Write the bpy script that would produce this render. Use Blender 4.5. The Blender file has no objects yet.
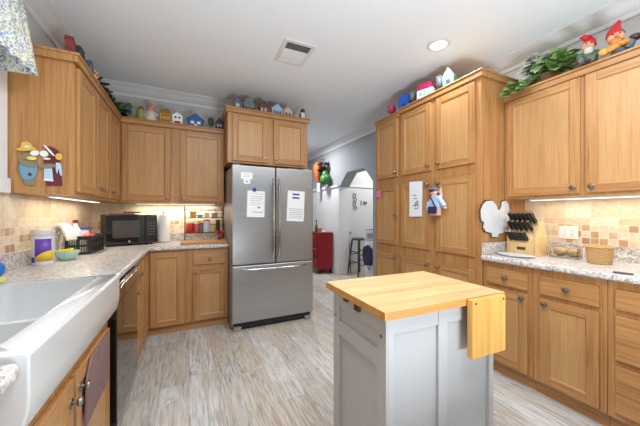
import bpy, bmesh, math, random
from mathutils import Vector, Matrix
R = math.radians
C = bpy.context.scene.collection
SC = bpy.context.scene
random.seed(7)

# ------------------------------------------------------------------ camera
cam_d = bpy.data.cameras.new('camera')
cam = bpy.data.objects.new('camera', cam_d)
C.objects.link(cam)
cam.location = (0, 0, 1.25)
cam.rotation_euler = (R(90), 0, -0.4449)
cam_d.sensor_width = 36.0
cam_d.lens = 36.0 * 274.63 / 640.0
cam_d.shift_y = 0.9 / 640.0
cam_d.clip_start = 0.03
SC.camera = cam

# ------------------------------------------------------------------ world, exposure
W = bpy.data.worlds.new('world')
SC.world = W
W.use_nodes = True
W.node_tree.nodes['Background'].inputs[0].default_value = (0.96, 0.97, 1.0, 1)
W.node_tree.nodes['Background'].inputs[1].default_value = 0.36
SC.view_settings.view_transform = 'Standard'
SC.view_settings.look = 'None'
SC.view_settings.gamma = 1.0
SC.view_settings.use_curve_mapping = False
SC.view_settings.exposure = 0.14


def lamp(name, loc, energy, size, size_y=None, rot=(0, 0, 0), color=(1, 1, 1), shape=None, spread=None):
    l = bpy.data.lights.new(name, 'AREA')
    l.energy = energy
    l.color = color
    l.shape = shape or ('RECTANGLE' if size_y else 'DISK')
    l.size = size
    if size_y:
        l.size_y = size_y
    if spread:
        l.spread = spread
    o = bpy.data.objects.new(name, l)
    o.location = loc
    o.rotation_euler = rot
    C.objects.link(o)
    return o


# recessed can in view first, then added unseen ceiling fill lamps
CAN_AND_FILL = [(1.98, 1.732), (.25, 1.35), (.95, 1.0), (.35, .1), (1.6, .2), (.6, -.3)]
for i, (x, y) in enumerate(CAN_AND_FILL):
    lamp('can_and_fill_lamp', (x, y, 2.722), (9 if i == 0 else 13), (.13 if i == 0 else .3), color=(.92, .97, 1))
# added upward fill lamp behind the camera, brightening the room off the ceiling
lamp('ceiling_bounce_fill', (.80, -.66, .40), 88, .8, rot=(R(180), 0, 0), color=(.84, .93, 1))
lamp('hall_fill_lamp', (2.05, 5.2, 2.70), 32, 0.3, color=(.97, .98, 1))  # added fill to brighten the hall, no fixture behind it
lamp('nook_fill_lamp', (3.8, 4.3, 2.70), 22, 0.3, color=(1, .98, .95))  # added unseen fill that lifts the nook walls


# ------------------------------------------------------------------ materials
def lin(c):
    o = []
    for v in c[:3]:
        v = v / 255.0
        o.append(v / 12.92 if v <= .04045 else ((v + .055) / 1.055) ** 2.4)
    return (*o, 1)


MATS = {}


def mat(name, col, rough=.5, metal=0., noise=0.06, nscale=30, bump=0., trans=0., spec=.5, coat=0., emit=0.):
    if name in MATS:
        return MATS[name]
    m = bpy.data.materials.new(name)
    m.use_nodes = True
    nt = m.node_tree
    b = nt.nodes['Principled BSDF']
    b.inputs['Roughness'].default_value = rough
    b.inputs['Metallic'].default_value = metal
    b.inputs['Specular IOR Level'].default_value = spec
    if coat:
        b.inputs['Coat Weight'].default_value = coat
    if trans:
        b.inputs['Transmission Weight'].default_value = trans
    c = lin(col)
    if emit:
        b.inputs['Emission Color'].default_value = c
        b.inputs['Emission Strength'].default_value = emit
    tc = nt.nodes.new('ShaderNodeTexCoord')
    n = nt.nodes.new('ShaderNodeTexNoise')
    n.inputs['Scale'].default_value = nscale
    n.inputs['Detail'].default_value = 3
    nt.links.new(tc.outputs['Object'], n.inputs['Vector'])
    mx = nt.nodes.new('ShaderNodeMix')
    mx.data_type = 'RGBA'
    mx.inputs['A'].default_value = tuple(max(0, v * (1 - noise)) for v in c[:3]) + (1,)
    mx.inputs['B'].default_value = tuple(min(1, v * (1 + noise)) for v in c[:3]) + (1,)
    nt.links.new(n.outputs['Fac'], mx.inputs['Factor'])
    nt.links.new(mx.outputs['Result'], b.inputs['Base Color'])
    if bump:
        bp = nt.nodes.new('ShaderNodeBump')
        bp.inputs['Strength'].default_value = bump
        bp.inputs['Distance'].default_value = .004
        nt.links.new(n.outputs['Fac'], bp.inputs['Height'])
        nt.links.new(bp.outputs['Normal'], b.inputs['Normal'])
    MATS[name] = m
    return m


class NT:
    """small node-tree writer"""
    def __init__(s, name):
        s.m = bpy.data.materials.new(name)
        s.m.use_nodes = True
        s.t = s.m.node_tree
        s.b = s.t.nodes['Principled BSDF']
        MATS[name] = s.m

    def n(s, typ, **kw):
        x = s.t.nodes.new(typ)
        for k, v in kw.items():
            if hasattr(x, k):
                setattr(x, k, v)
        return x

    def l(s, a, b):
        s.t.links.new(a, b)

    def math(s, op, a, b=None):
        x = s.t.nodes.new('ShaderNodeMath')
        x.operation = op
        for i, v in enumerate((a, b)):
            if v is None:
                continue
            if isinstance(v, (int, float)):
                x.inputs[i].default_value = v
            else:
                s.l(v, x.inputs[i])
        return x.outputs[0]

    def ramp(s, fac, stops, interp='LINEAR'):
        x = s.t.nodes.new('ShaderNodeValToRGB')
        e = x.color_ramp
        e.interpolation = interp
        while len(e.elements) < len(stops):
            e.elements.new(.5)
        for el, (p, c) in zip(e.elements, stops):
            el.position = p
            el.color = lin(c)
        s.l(fac, x.inputs[0])
        return x.outputs[0]

    def mix(s, f, a, b, blend='MIX'):
        x = s.t.nodes.new('ShaderNodeMix')
        x.data_type = 'RGBA'
        x.blend_type = blend
        for k, v in (('Factor', f), ('A', a), ('B', b)):
            if isinstance(v, (int, float)):
                x.inputs[k].default_value = v
            elif isinstance(v, tuple):
                x.inputs[k].default_value = v
            else:
                s.l(v, x.inputs[k])
        return x.outputs['Result']

    def noise(s, vec, scale, detail=3, dist=0.):
        x = s.t.nodes.new('ShaderNodeTexNoise')
        x.inputs['Scale'].default_value = scale
        x.inputs['Detail'].default_value = detail
        x.inputs['Distortion'].default_value = dist
        s.l(vec, x.inputs['Vector'])
        return x.outputs['Fac']


def wood(name, stops, scale, rough=.38, boards=None):
    """oak: streaks along the axis whose scale is small; optional glued staves (axis, width)"""
    k = NT(name)
    tc = k.n('ShaderNodeTexCoord')
    oi = k.n('ShaderNodeObjectInfo')
    add = k.n('ShaderNodeVectorMath', operation='ADD')
    mul = k.n('ShaderNodeVectorMath', operation='MULTIPLY')
    k.l(tc.outputs['Object'], add.inputs[0])
    off = k.n('ShaderNodeVectorMath', operation='SCALE')
    cx = k.n('ShaderNodeCombineXYZ')
    for i in range(3):
        k.l(oi.outputs['Random'], cx.inputs[i])
    k.l(cx.outputs[0], off.inputs[0])
    off.inputs['Scale'].default_value = 7.3
    k.l(off.outputs[0], add.inputs[1])
    k.l(add.outputs[0], mul.inputs[0])
    mul.inputs[1].default_value = scale
    fine = k.noise(mul.outputs[0], 1.0, 5, .4)
    mul2 = k.n('ShaderNodeVectorMath', operation='SCALE')
    k.l(mul.outputs[0], mul2.inputs[0])
    mul2.inputs['Scale'].default_value = .22
    broad = k.noise(mul2.outputs[0], 1.0, 3, 1.2)
    f = k.math('ADD', k.math('MULTIPLY', fine, .5), k.math('MULTIPLY', broad, .5))
    col = k.ramp(f, stops)
    if boards:
        ax, wd = boards
        sp = k.n('ShaderNodeSeparateXYZ')
        k.l(tc.outputs['Object'], sp.inputs[0])
        fl = k.math('FLOOR', k.math('DIVIDE', sp.outputs[ax], wd))
        wn = k.n('ShaderNodeTexWhiteNoise', noise_dimensions='1D')
        k.l(fl, wn.inputs['W'])
        sh = k.math('ADD', k.math('MULTIPLY', wn.outputs['Value'], .22), .86)
        cmb = k.n('ShaderNodeCombineColor')
        for i in range(3):
            k.l(sh, cmb.inputs[i])
        col = k.mix(1.0, col, cmb.outputs[0], 'MULTIPLY')
    k.l(col, k.b.inputs['Base Color'])
    k.b.inputs['Roughness'].default_value = rough
    bp = k.n('ShaderNodeBump')
    bp.inputs['Strength'].default_value = .12
    bp.inputs['Distance'].default_value = .002
    k.l(fine, bp.inputs['Height'])
    k.l(bp.outputs['Normal'], k.b.inputs['Normal'])
    return k.m


OAK = [(.30, (138, 91, 50)), (.44, (170, 120, 71)), (.56, (182, 133, 82)), (.72, (195, 149, 97))]
oak_v = wood('oak_upright_grain', OAK, (115, 115, 3.6))
oak_h = wood('oak_level_grain', OAK, (3.6, 115, 115))
oak_p = wood('oak_panel_grain', [(.28, (166, 119, 72)), (.45, (184, 138, 88)), (.57, (191, 146, 96)), (.74, (200, 157, 108))], (130, 130, 5.0))
OAKS = [oak_v, oak_h, oak_p]
BUTCH = [(.3, (192, 150, 100)), (.5, (208, 170, 120)), (.7, (216, 184, 138))]
butcher = wood('butcher_block', BUTCH, (4, 60, 60), .35, (1, .045))
PINE = [(.3, (196, 142, 66)), (.5, (212, 160, 82)), (.7, (222, 176, 100))]
EDGEW = wood('butcher_edge', [(.3, (176, 118, 58)), (.5, (196, 142, 76)), (.7, (206, 156, 92))], (5, 60, 60), .4)
leafwood = wood('leaf_wood', PINE, (60, 60, 3), .4, (0, .04))
boardw = wood('board_wood', [(.3, (176, 120, 66)), (.6, (200, 146, 88)), (.8, (206, 156, 100))], (3, 60, 60), .45)
blockw = wood('block_wood', [(.3, (222, 180, 118)), (.6, (234, 198, 140)), (.8, (240, 208, 155))], (60, 60, 4), .4)
darkwood = wood('dark_wood', [(.3, (58, 42, 32)), (.6, (84, 62, 46)), (.8, (100, 76, 56))], (60, 60, 4), .5)


def granite():
    k = NT('speckled_granite')
    tc = k.n('ShaderNodeTexCoord')
    a = k.noise(tc.outputs['Object'], 55, 5, .6)
    c1 = k.ramp(a, [(.28, (122, 116, 116)), (.43, (176, 168, 163)), (.54, (208, 202, 197)), (.66, (226, 222, 219)), (.8, (196, 186, 178))])
    v = k.n('ShaderNodeTexVoronoi')
    v.inputs['Scale'].default_value = 120
    k.l(tc.outputs['Object'], v.inputs['Vector'])
    sp = k.n('ShaderNodeSeparateColor')
    k.l(v.outputs['Color'], sp.inputs[0])
    m1 = k.math('GREATER_THAN', sp.outputs[0], .86)
    c2 = k.mix(k.math('MULTIPLY', m1, .55), c1, lin((120, 122, 132)))
    m2 = k.math('LESS_THAN', sp.outputs[1], .12)
    c3 = k.mix(k.math('MULTIPLY', m2, .6), c2, lin((244, 240, 236)))
    b = k.noise(tc.outputs['Object'], 5, 3, .5)
    c4 = k.mix(k.ramp(b, [(.4, (0, 0, 0)), (.65, (110, 110, 110))]), c3, lin((196, 174, 152)))
    k.l(c4, k.b.inputs['Base Color'])
    k.b.inputs['Roughness'].default_value = .32
    return k.m


def tiles(name, size, grout_w, pal, grout=(226, 214, 196), mott=18):
    k = NT(name)
    tc = k.n('ShaderNodeTexCoord')
    sp = k.n('ShaderNodeSeparateXYZ')
    k.l(tc.outputs['Object'], sp.inputs[0])
    u = k.math('DIVIDE', sp.outputs['X'], size)
    w = k.math('DIVIDE', sp.outputs['Z'], size)
    cb = k.n('ShaderNodeCombineXYZ')
    k.l(k.math('FLOOR', u), cb.inputs[0])
    k.l(k.math('FLOOR', w), cb.inputs[1])
    wn = k.n('ShaderNodeTexWhiteNoise', noise_dimensions='3D')
    k.l(cb.outputs[0], wn.inputs['Vector'])
    base = k.ramp(wn.outputs['Value'], pal, 'CONSTANT')
    nz = k.noise(tc.outputs['Object'], mott, 4, .8)
    shade = k.ramp(nz, [(.25, (224, 217, 208)), (.5, (250, 248, 244)), (.75, (255, 255, 255))])
    col = k.mix(1.0, base, shade, 'MULTIPLY')
    g = grout_w / size
    fu = k.math('FRACT', u)
    fw = k.math('FRACT', w)
    e = k.math('MINIMUM', k.math('MINIMUM', fu, k.math('SUBTRACT', 1., fu)), k.math('MINIMUM', fw, k.math('SUBTRACT', 1., fw)))
    isg = k.math('LESS_THAN', e, g / 2)
    k.l(k.mix(isg, col, lin(grout)), k.b.inputs['Base Color'])
    k.b.inputs['Roughness'].default_value = .45
    bp = k.n('ShaderNodeBump')
    bp.inputs['Strength'].default_value = .3
    bp.inputs['Distance'].default_value = .002
    k.l(k.math('SUBTRACT', 1., isg), bp.inputs['Height'])
    k.l(bp.outputs['Normal'], k.b.inputs['Normal'])
    return k.m


def floor_mat():
    k = NT('whitewashed_plank_floor')
    tc = k.n('ShaderNodeTexCoord')
    sp = k.n('ShaderNodeSeparateXYZ')
    k.l(tc.outputs['Object'], sp.inputs[0])
    wd, ln = .185, 1.22
    row = k.math('FLOOR', k.math('DIVIDE', sp.outputs['X'], wd))
    wn1 = k.n('ShaderNodeTexWhiteNoise', noise_dimensions='1D')
    k.l(row, wn1.inputs['W'])
    yy = k.math('ADD', k.math('DIVIDE', sp.outputs['Y'], ln), k.math('MULTIPLY', wn1.outputs['Value'], 7.))
    cell = k.math('FLOOR', yy)
    cb = k.n('ShaderNodeCombineXYZ')
    k.l(row, cb.inputs[0])
    k.l(cell, cb.inputs[1])
    wn = k.n('ShaderNodeTexWhiteNoise', noise_dimensions='3D')
    k.l(cb.outputs[0], wn.inputs['Vector'])
    # stretched grain, shifted from plank to plank
    mp = k.n('ShaderNodeVectorMath', operation='MULTIPLY')
    k.l(tc.outputs['Object'], mp.inputs[0])
    mp.inputs[1].default_value = (62, 4.5, 1)
    ad = k.n('ShaderNodeVectorMath', operation='ADD')
    k.l(mp.outputs[0], ad.inputs[0])
    sc = k.n('ShaderNodeVectorMath', operation='SCALE')
    k.l(wn.outputs['Color'], sc.inputs[0])
    sc.inputs['Scale'].default_value = 40
    k.l(sc.outputs[0], ad.inputs[1])
    g1 = k.noise(ad.outputs[0], 1, 9, 1.4)
    mp2 = k.n('ShaderNodeVectorMath', operation='MULTIPLY')
    k.l(ad.outputs[0], mp2.inputs[0])
    mp2.inputs[1].default_value = (.11, .6, 1)
    g2 = k.noise(mp2.outputs[0], 1, 3, .6)
    base = k.ramp(wn.outputs['Value'], [(0, (196, 191, 186)), (.25, (204, 203, 203)), (.5, (199, 189, 178)), (.75, (208, 207, 207)), (.9, (193, 182, 170))], 'CONSTANT')
    streak = k.ramp(g1, [(.27, (138, 133, 130)), (.42, (210, 207, 204)), (.55, (246, 245, 243)), (.7, (255, 255, 255))])
    c = k.mix(.9, base, streak, 'MULTIPLY')
    tan = k.ramp(g2, [(.44, (0, 0, 0)), (.66, (165, 165, 165))])
    c = k.mix(tan, c, lin((186, 164, 138)))
    wash = k.ramp(g1, [(.55, (0, 0, 0)), (.75, (120, 120, 120))])
    c = k.mix(wash, c, lin((228, 226, 223)))
    fx = k.math('FRACT', k.math('DIVIDE', sp.outputs['X'], wd))
    ex = k.math('MINIMUM', fx, k.math('SUBTRACT', 1., fx))
    fy = k.math('FRACT', yy)
    ey = k.math('MINIMUM', fy, k.math('SUBTRACT', 1., fy))
    gap = k.math('MAXIMUM', k.math('LESS_THAN', ex, .012), k.math('LESS_THAN', ey, .0018))
    c = k.mix(k.math('MULTIPLY', gap, .45), c, lin((110, 100, 92)))
    k.l(c, k.b.inputs['Base Color'])
    k.b.inputs['Roughness'].default_value = .42
    return k.m


def valance_mat():
    k = NT('floral_print_cloth')
    tc = k.n('ShaderNodeTexCoord')
    v = k.n('ShaderNodeTexVoronoi')
    v.inputs['Scale'].default_value = 120
    k.l(tc.outputs['Object'], v.inputs['Vector'])
    sp = k.n('ShaderNodeSeparateColor')
    k.l(v.outputs['Color'], sp.inputs[0])
    c = k.ramp(sp.outputs[0], [(0, (222, 222, 214)), (.42, (186, 196, 206)), (.55, (112, 140, 190)), (.66, (214, 204, 146)), (.78, (156, 166, 158)), (.9, (230, 230, 224))], 'CONSTANT')
    k.l(c, k.b.inputs['Base Color'])
    k.b.inputs['Roughness'].default_value = .9
    return k.m


def steel_mat():
    k = NT('brushed_stainless_steel')
    tc = k.n('ShaderNodeTexCoord')
    mp = k.n('ShaderNodeVectorMath', operation='MULTIPLY')
    k.l(tc.outputs['Object'], mp.inputs[0])
    mp.inputs[1].default_value = (3, 3, 260)
    g = k.noise(mp.outputs[0], 1, 4)
    k.l(k.ramp(g, [(.3, (172, 173, 174)), (.7, (192, 193, 194))]), k.b.inputs['Base Color'])
    k.b.inputs['Metallic'].default_value = .95
    k.b.inputs['Roughness'].default_value = .34
    k.b.inputs['Anisotropic'].default_value = .5
    return k.m


GRAN = granite()
TILE = tiles('travertine_tile', .1525, .004, [(0, (228, 212, 190)), (.35, (222, 203, 176)), (.6, (230, 217, 198)), (.85, (216, 193, 160))])
MOSA = tiles('mosaic_tile', .0508, .005, [(0, (228, 212, 190)), (.32, (214, 190, 160)), (.52, (196, 162, 124)), (.68, (224, 206, 180)), (.86, (184, 146, 114))], mott=30)
FLOOR = floor_mat()
CLOTH = valance_mat()
STEEL = steel_mat()
PAINT = mat('grey_wall_paint', (200, 199, 195), .85, noise=.02)
HALLP = mat('blue_grey_hall_paint', (160, 163, 168), .85, noise=.02)
WHITEP = mat('white_trim_paint', (226, 226, 226), .5, noise=.015)
CEILP = mat('ceiling_paint', (240, 245, 250), .95, noise=.02, nscale=60)
NOOKP = mat('pale_nook_paint', (214, 216, 217), .85, noise=.02)
PORC = mat('white_fireclay', (204, 204, 204), .12, noise=.01, coat=.3)
PEWTER = mat('pewter', (150, 146, 140), .3, 1.)
CHROME = mat('chrome', (205, 206, 208), .16, 1.)
BLACKG = mat('black_gloss', (14, 14, 15), .08, noise=.02, coat=.4)
BLACK = mat('black_plastic', (26, 25, 25), .4)
ISLP = mat('island_grey_paint', (180, 180, 181), .45, noise=.01)
WPAPER = mat('white_paper', (240, 241, 243), .8, noise=.01)
INK = mat('pale_ink', (120, 124, 132), .8)
BLUEINK = mat('blue_ink', (46, 78, 158), .7)
GLASS = mat('clear_glass', (246, 250, 248), .03, trans=1., noise=0)
GLASS.node_tree.nodes['Principled BSDF'].inputs['IOR'].default_value = 1.22
FRSIDE = mat('fridge_side_grey', (150, 151, 153), .45, .3)


# ------------------------------------------------------------------ mesh builder
class MB:
    def __init__(s):
        s.bm = bmesh.new()

    def _mark(s, before, m):
        for f in s.bm.faces:
            if f not in before:
                f.material_index = m

    def box(s, x0, x1, y0, y1, z0, z1, m=0, bev=0., seg=2):
        b = s.bm
        vs = [b.verts.new((x, y, z)) for z in (z0, z1) for y in (y0, y1) for x in (x0, x1)]
        q = [(0, 2, 3, 1), (4, 5, 7, 6), (0, 1, 5, 4), (2, 6, 7, 3), (0, 4, 6, 2), (1, 3, 7, 5)]
        fs = [b.faces.new([vs[i] for i in f]) for f in q]
        for f in fs:
            f.material_index = m
        if bev:
            s.bevelled = True
            es = list({e for f in fs for e in f.edges})
            r = bmesh.ops.bevel(b, geom=es, offset=bev, segments=seg, affect='EDGES', profile=.5)
            for f in r['faces']:
                f.material_index = m
        return s

    def prism(s, pts, a0, a1, plane='xz', m=0, bev=0., seg=2):
        """2-D outline extruded from a0 to a1 along the third axis"""
        def P(p, a):
            return {'xz': (p[0], a, p[1]), 'yz': (a, p[0], p[1]), 'xy': (p[0], p[1], a)}[plane]
        b = s.bm
        v0 = [b.verts.new(P(p, a0)) for p in pts]
        v1 = [b.verts.new(P(p, a1)) for p in pts]
        fs = [b.faces.new(v0), b.faces.new(v1[::-1])]
        n = len(pts)
        for i in range(n):
            fs.append(b.faces.new([v0[i], v1[i], v1[(i + 1) % n], v0[(i + 1) % n]]))
        bmesh.ops.recalc_face_normals(b, faces=fs)
        for f in fs:
            f.material_index = m
        if bev:
            s.bevelled = True
            es = [e for e in {e for f in fs for e in f.edges} if e.is_manifold and e.calc_face_angle(0) > .5]
            r = bmesh.ops.bevel(b, geom=es, offset=bev, segments=seg, affect='EDGES', profile=.5)
            for f in r['faces']:
                f.material_index = m
        return s

    def ring(s, rings, m=0, cap=True, close=False):
        b = s.bm
        rs = [[b.verts.new(p) for p in r] for r in rings]
        n = len(rs[0])
        fs = []
        for i in range(len(rs) - 1):
            for j in range(n):
                fs.append(b.faces.new([rs[i][j], rs[i][(j + 1) % n], rs[i + 1][(j + 1) % n], rs[i + 1][j]]))
        if cap:
            fs.append(b.faces.new(rs[0][::-1]))
            fs.append(b.faces.new(rs[-1]))
        for f in fs:
            f.material_index = m
        bmesh.ops.recalc_face_normals(b, faces=fs)
        return s

    def lathe(s, prof, c=(0, 0, 0), n=20, m=0, sx=1., sy=1.):
        rings = []
        for r, z in prof:
            r = max(r, 1e-4)
            rings.append([(c[0] + r * sx * math.cos(2 * math.pi * j / n), c[1] + r * sy * math.sin(2 * math.pi * j / n), c[2] + z) for j in range(n)])
        return s.ring(rings, m)

    def tube(s, pts, r, n=8, m=0):
        pts = [Vector(p) for p in pts]
        rr = r if isinstance(r, (list, tuple)) else [r] * len(pts)
        rings = []
        for i, p in enumerate(pts):
            t = (pts[min(i + 1, len(pts) - 1)] - pts[max(i - 1, 0)]).normalized()
            up = Vector((0, 0, 1)) if abs(t.z) < .9 else Vector((0, 1, 0))
            a = t.cross(up).normalized()
            c = a.cross(t).normalized()
            rings.append([p + (a * math.cos(2 * math.pi * j / n) + c * math.sin(2 * math.pi * j / n)) * rr[i] for j in range(n)])
        return s.ring(rings, m)

    def ball(s, c, r, m=0, n=14, rot=None):
        r = r if isinstance(r, (list, tuple)) else (r, r, r)
        mt = Matrix.Translation(c) @ (rot.to_4x4() if rot else Matrix.Identity(4)) @ Matrix.Diagonal((*r, 1))
        before = set(s.bm.faces)
        bmesh.ops.create_uvsphere(s.bm, u_segments=n, v_segments=max(6, n * 2 // 3), radius=1, matrix=mt)
        s._mark(before, m)
        return s

    def leaf(s, c, direction, up, L, w, m=0):
        d = Vector(direction).normalized()
        u = Vector(up).normalized()
        sd = d.cross(u).normalized()
        u = sd.cross(d)
        c = Vector(c)
        prof = [(0, 0), (.1, .42), (.32, .5), (.6, .36), (.85, .13), (1, 0)]
        mid = [c + d * (t * L) + u * (.12 * L * math.sin(t * 3.0)) for t, _ in prof]
        for sg in (-1, 1):
            vs = [s.bm.verts.new(p) for p in mid]
            es = [s.bm.verts.new(mid[i] + sd * (sg * prof[i][1] * w * 2) * 1.0 + u * (.18 * prof[i][1] * w) - (d * .1 * L if i == 1 else d * 0)) for i in range(1, 5)]
            fc = [[vs[0], vs[1], es[0]]]
            for i in range(1, 4):
                fc.append([vs[i], vs[i + 1], es[i], es[i - 1]])
            fc.append([vs[4], vs[5], es[3]])
            for f in fc:
                x = s.bm.faces.new(f if sg > 0 else f[::-1])
                x.material_index = m
        return s

    def build(s, name, mats, parent=None, loc=None, rot=None, smooth=True):
        bv = getattr(s, 'bevelled', False)
        me = bpy.data.meshes.new(name)
        s.bm.normal_update()
        s.bm.to_mesh(me)
        s.bm.free()
        for x in (mats if isinstance(mats, (list, tuple)) else [mats]):
            me.materials.append(x)
        if smooth:
            me.polygons.foreach_set('use_smooth', [True] * len(me.polygons))
            me.set_sharp_from_angle(angle=R(38))
        o = bpy.data.objects.new(name, me)
        C.objects.link(o)
        if bv and smooth:
            wnm = o.modifiers.new('weighted', 'WEIGHTED_NORMAL')
            wnm.keep_sharp = True
            wnm.weight = 80
        if parent:
            o.parent = parent
        if loc:
            o.location = loc
        if rot:
            o.rotation_euler = rot
        return o


def tag(o, label, cat, group=None, kind=None):
    o['label'] = label
    o['category'] = cat
    if group:
        o['group'] = group
    if kind:
        o['kind'] = kind
    return o


def thing(name, label, cat, loc=(0, 0, 0), rz=0., group=None):
    o = bpy.data.objects.new(name, None)
    o.empty_display_size = .05
    C.objects.link(o)
    o.location = loc
    o.rotation_euler = (0, 0, rz)
    return tag(o, label, cat, group)


def struct(o):
    o['kind'] = 'structure'
    return o


# ------------------------------------------------------------------ room shell
XL, XR, YB, ZC = -.985, 2.785, 3.86, 2.74
Y0, Y1 = -.75, 7.7
struct(MB().box(-1.2, 4.8, Y0, Y1, -.1, 0).build('floor', FLOOR, smooth=False))
struct(MB().box(-1.2, 4.8, Y0, Y1, ZC, ZC + .1).build('ceiling', CEILP, smooth=False))
# left wall with the window opening above the sink
wy0, wy1, wz0, wz1 = .50, 2.10, 1.46, 2.30
m = MB()
m.box(XL - .12, XL, Y0, wy0, 0, ZC).box(XL - .12, XL, wy1, YB + .12, 0, ZC)
m.box(XL - .12, XL, wy0, wy1, 0, wz0).box(XL - .12, XL, wy0, wy1, wz1, ZC)
struct(m.build('wall_left', PAINT, smooth=False))
struct(MB().box(XL, 1.40, YB, YB + .12, 0, ZC).build('wall_back', PAINT, smooth=False))
struct(MB().box(XR, XR + .23, Y0, 3.0, 0, ZC).build('wall_right', PAINT, smooth=False))
struct(MB().prism([(3.0, 0), (3.78, 0), (3.78, 1.80), (4.04, 2.065), (4.62, 2.065), (4.92, 1.80), (4.92, 0), (Y1, 0), (Y1, ZC), (3.0, ZC)],
                  XR, XR + .23, 'yz').build('wall_hall', HALLP, smooth=False))
struct(MB().box(1.28, XR, Y1 - .12, Y1, 0, ZC).build('wall_far', HALLP, smooth=False))
struct(MB().box(1.28, 1.40, YB + .12, Y1 - .12, 0, ZC).build('wall_side', HALLP, smooth=False))
m = MB().box(XR + .23, 4.7, 5.0, 5.12, 0, ZC)
struct(m.build('wall_nook', NOOKP, smooth=False))
struct(MB().box(4.58, 4.7, 3.3, 5.0, 0, ZC).build('wall_nook_right', NOOKP, smooth=False))
struct(MB().box(XR + .23, 4.7, 3.18, 3.3, 0, ZC).build('wall_nook_front', NOOKP, smooth=False))

# white wainscot with cap and baseboards in the hall and nook
m = MB().box(XR - .02, XR, 4.92, Y1 - .12, 0, 1.80).box(XR - .045, XR, 4.92, Y1 - .12, 1.80, 1.845, bev=.008)
m.box(XR - .035, XR - .02, 4.92, Y1 - .12, 0, .15, bev=.006)
struct(m.build('trim_1', WHITEP))
m = MB().box(XR + .23, 4.58, 4.98, 5.0, 1.82, 1.86, bev=.006).box(XR + .23, 4.58, 4.985, 5.0, 0, .14, bev=.005)
struct(m.build('trim_2', WHITEP))
m = MB().box(XR - .02, XR + .23, 4.905, 4.92, 0, 1.80).box(XR - .02, XR + .235, 4.893, 4.905, 0, .15, bev=.004)
struct(m.build('trim_3', WHITEP))

# crown moulding: profile (distance from wall, drop from ceiling)
CP = [(0, 0), (.105, 0), (.105, .014), (.088, .022), (.07, .05), (.04, .082), (.022, .094), (.022, .108), (.012, .125), (0, .125)]
m = MB().prism([(XL + a, ZC - b) for a, b in CP], Y0, YB, 'xz')
struct(m.build('trim_4', WHITEP))
m = MB().prism([(YB - a, ZC - b) for a, b in CP], XL + .0, 1.40, 'yz')
struct(m.build('trim_5', WHITEP))
m = MB().prism([(XR - a, ZC - b) for a, b in CP], Y0, Y1 - .12, 'xz')
struct(m.build('trim_6', WHITEP))

# window above the sink
m = MB()
cw = .085
m.box(XL, XL + .02, wy1, wy1 + .155, wz0 - .09, wz1 + cw, bev=.004).box(XL, XL + .02, wy0 - cw, wy0, wz0 - .09, wz1 + cw, bev=.004)
m.box(XL, XL + .02, wy0, wy1, wz1, wz1 + cw, bev=.004).box(XL, XL + .035, wy0 - cw, wy1 + .155, wz0 - .09, wz0, bev=.006)
for a, b in ((wy0, wy0 + .05), (wy1 - .05, wy1), ((wy0 + wy1) / 2 - .02, (wy0 + wy1) / 2 + .02)):
    m.box(XL - .09, XL - .05, a, b, wz0, wz1)
for a, b in ((wz0, wz0 + .05), (wz1 - .05, wz1), (1.86, 1.89)):
    m.box(XL - .09, XL - .05, wy0 + .05, wy1 - .05, a, b)
win = struct(m.build('window_1', WHITEP))
MB().box(XL - .072, XL - .066, wy0 + .04, wy1 - .04, wz0 + .04, wz1 - .04).build('window_glass', GLASS, win, smooth=False)


# tiled backsplashes: local x runs along the wall, local z up
def backsplash(idx, loc, rz, w, z_mos0, z_mos1, ztop):
    t = MB().box(0, w, -.01, 0, z_mos1, ztop).build('trim_%d' % idx, TILE, None, loc, (0, 0, rz), smooth=False)
    struct(t)
    MB().box(0, w, -.01, 0, .90, z_mos0).build('lower_tile', TILE, t, smooth=False)
    MB().box(0, w, -.012, 0, z_mos0, z_mos1).build('mosaic_band', MOSA, t, smooth=False)
    return t


backsplash(7, (XL, -.5, 0), R(90), 4.36, 1.016, 1.17, 1.372)
backsplash(8, (XL + .01, YB, 0), 0, 1.39, 1.016, 1.17, 1.372)
backsplash(9, (XR, 1.465, 0), R(-90), 1.9, 1.016, 1.17, 1.372)


# ------------------------------------------------------------------ cabinets
def knob(parent, x, y, z, name='knob'):
    pr = [(.0155, .0), (.0155, .004), (.006, .007), (.006, .016), (.013, .019), (.0165, .025), (.013, .031), (.0, .033)]
    b = MB().lathe(pr, n=16)
    for v in b.bm.verts:
        a, c, d = v.co
        v.co = (x + a, y - d, z + c)
    return b.build(name, PEWTER, parent)


def door(parent, x0, x1, z0, z1, kx=None, kz=None, y=0., fw=.058, name='door'):
    """framed door with a recessed flat panel; front at y - 0.02"""
    t = .020
    b = MB()
    b.box(x0, x0 + fw, y - t, y, z0, z1, 0, .0035, 2)
    b.box(x1 - fw, x1, y - t, y, z0, z1, 0, .0035, 2)
    b.box(x0 + fw, x1 - fw, y - t + .0006, y, z1 - fw, z1, 1, .0035, 2)
    b.box(x0 + fw, x1 - fw, y - t + .0006, y, z0, z0 + fw, 1, .0035, 2)
    # sloped inner moulding
    s = .009
    for (xa, xb) in ((x0 + fw, 1), (x1 - fw, -1)):
        b.prism([(xa, y - t + .004), (xa + xb * s, y - .010), (xa, y - .004)], z0 + fw, z1 - fw, 'xy', 0)
    for (za, zb) in ((z0 + fw, 1), (z1 - fw, -1)):
        b.prism([(y - t + .004, za), (y - .010, za + zb * s), (y - .004, za)], x0 + fw, x1 - fw, 'yz', 1)
    d = b.build(name, OAKS, parent)
    MB().box(x0 + fw - .004, x1 - fw + .004, y - .011, y - .002, z0 + fw - .004, z1 - fw + .004, 2).build('panel', OAKS, d, smooth=False)
    if kx is not None:
        knob(d, kx, y - t, kz)
    return d


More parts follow.
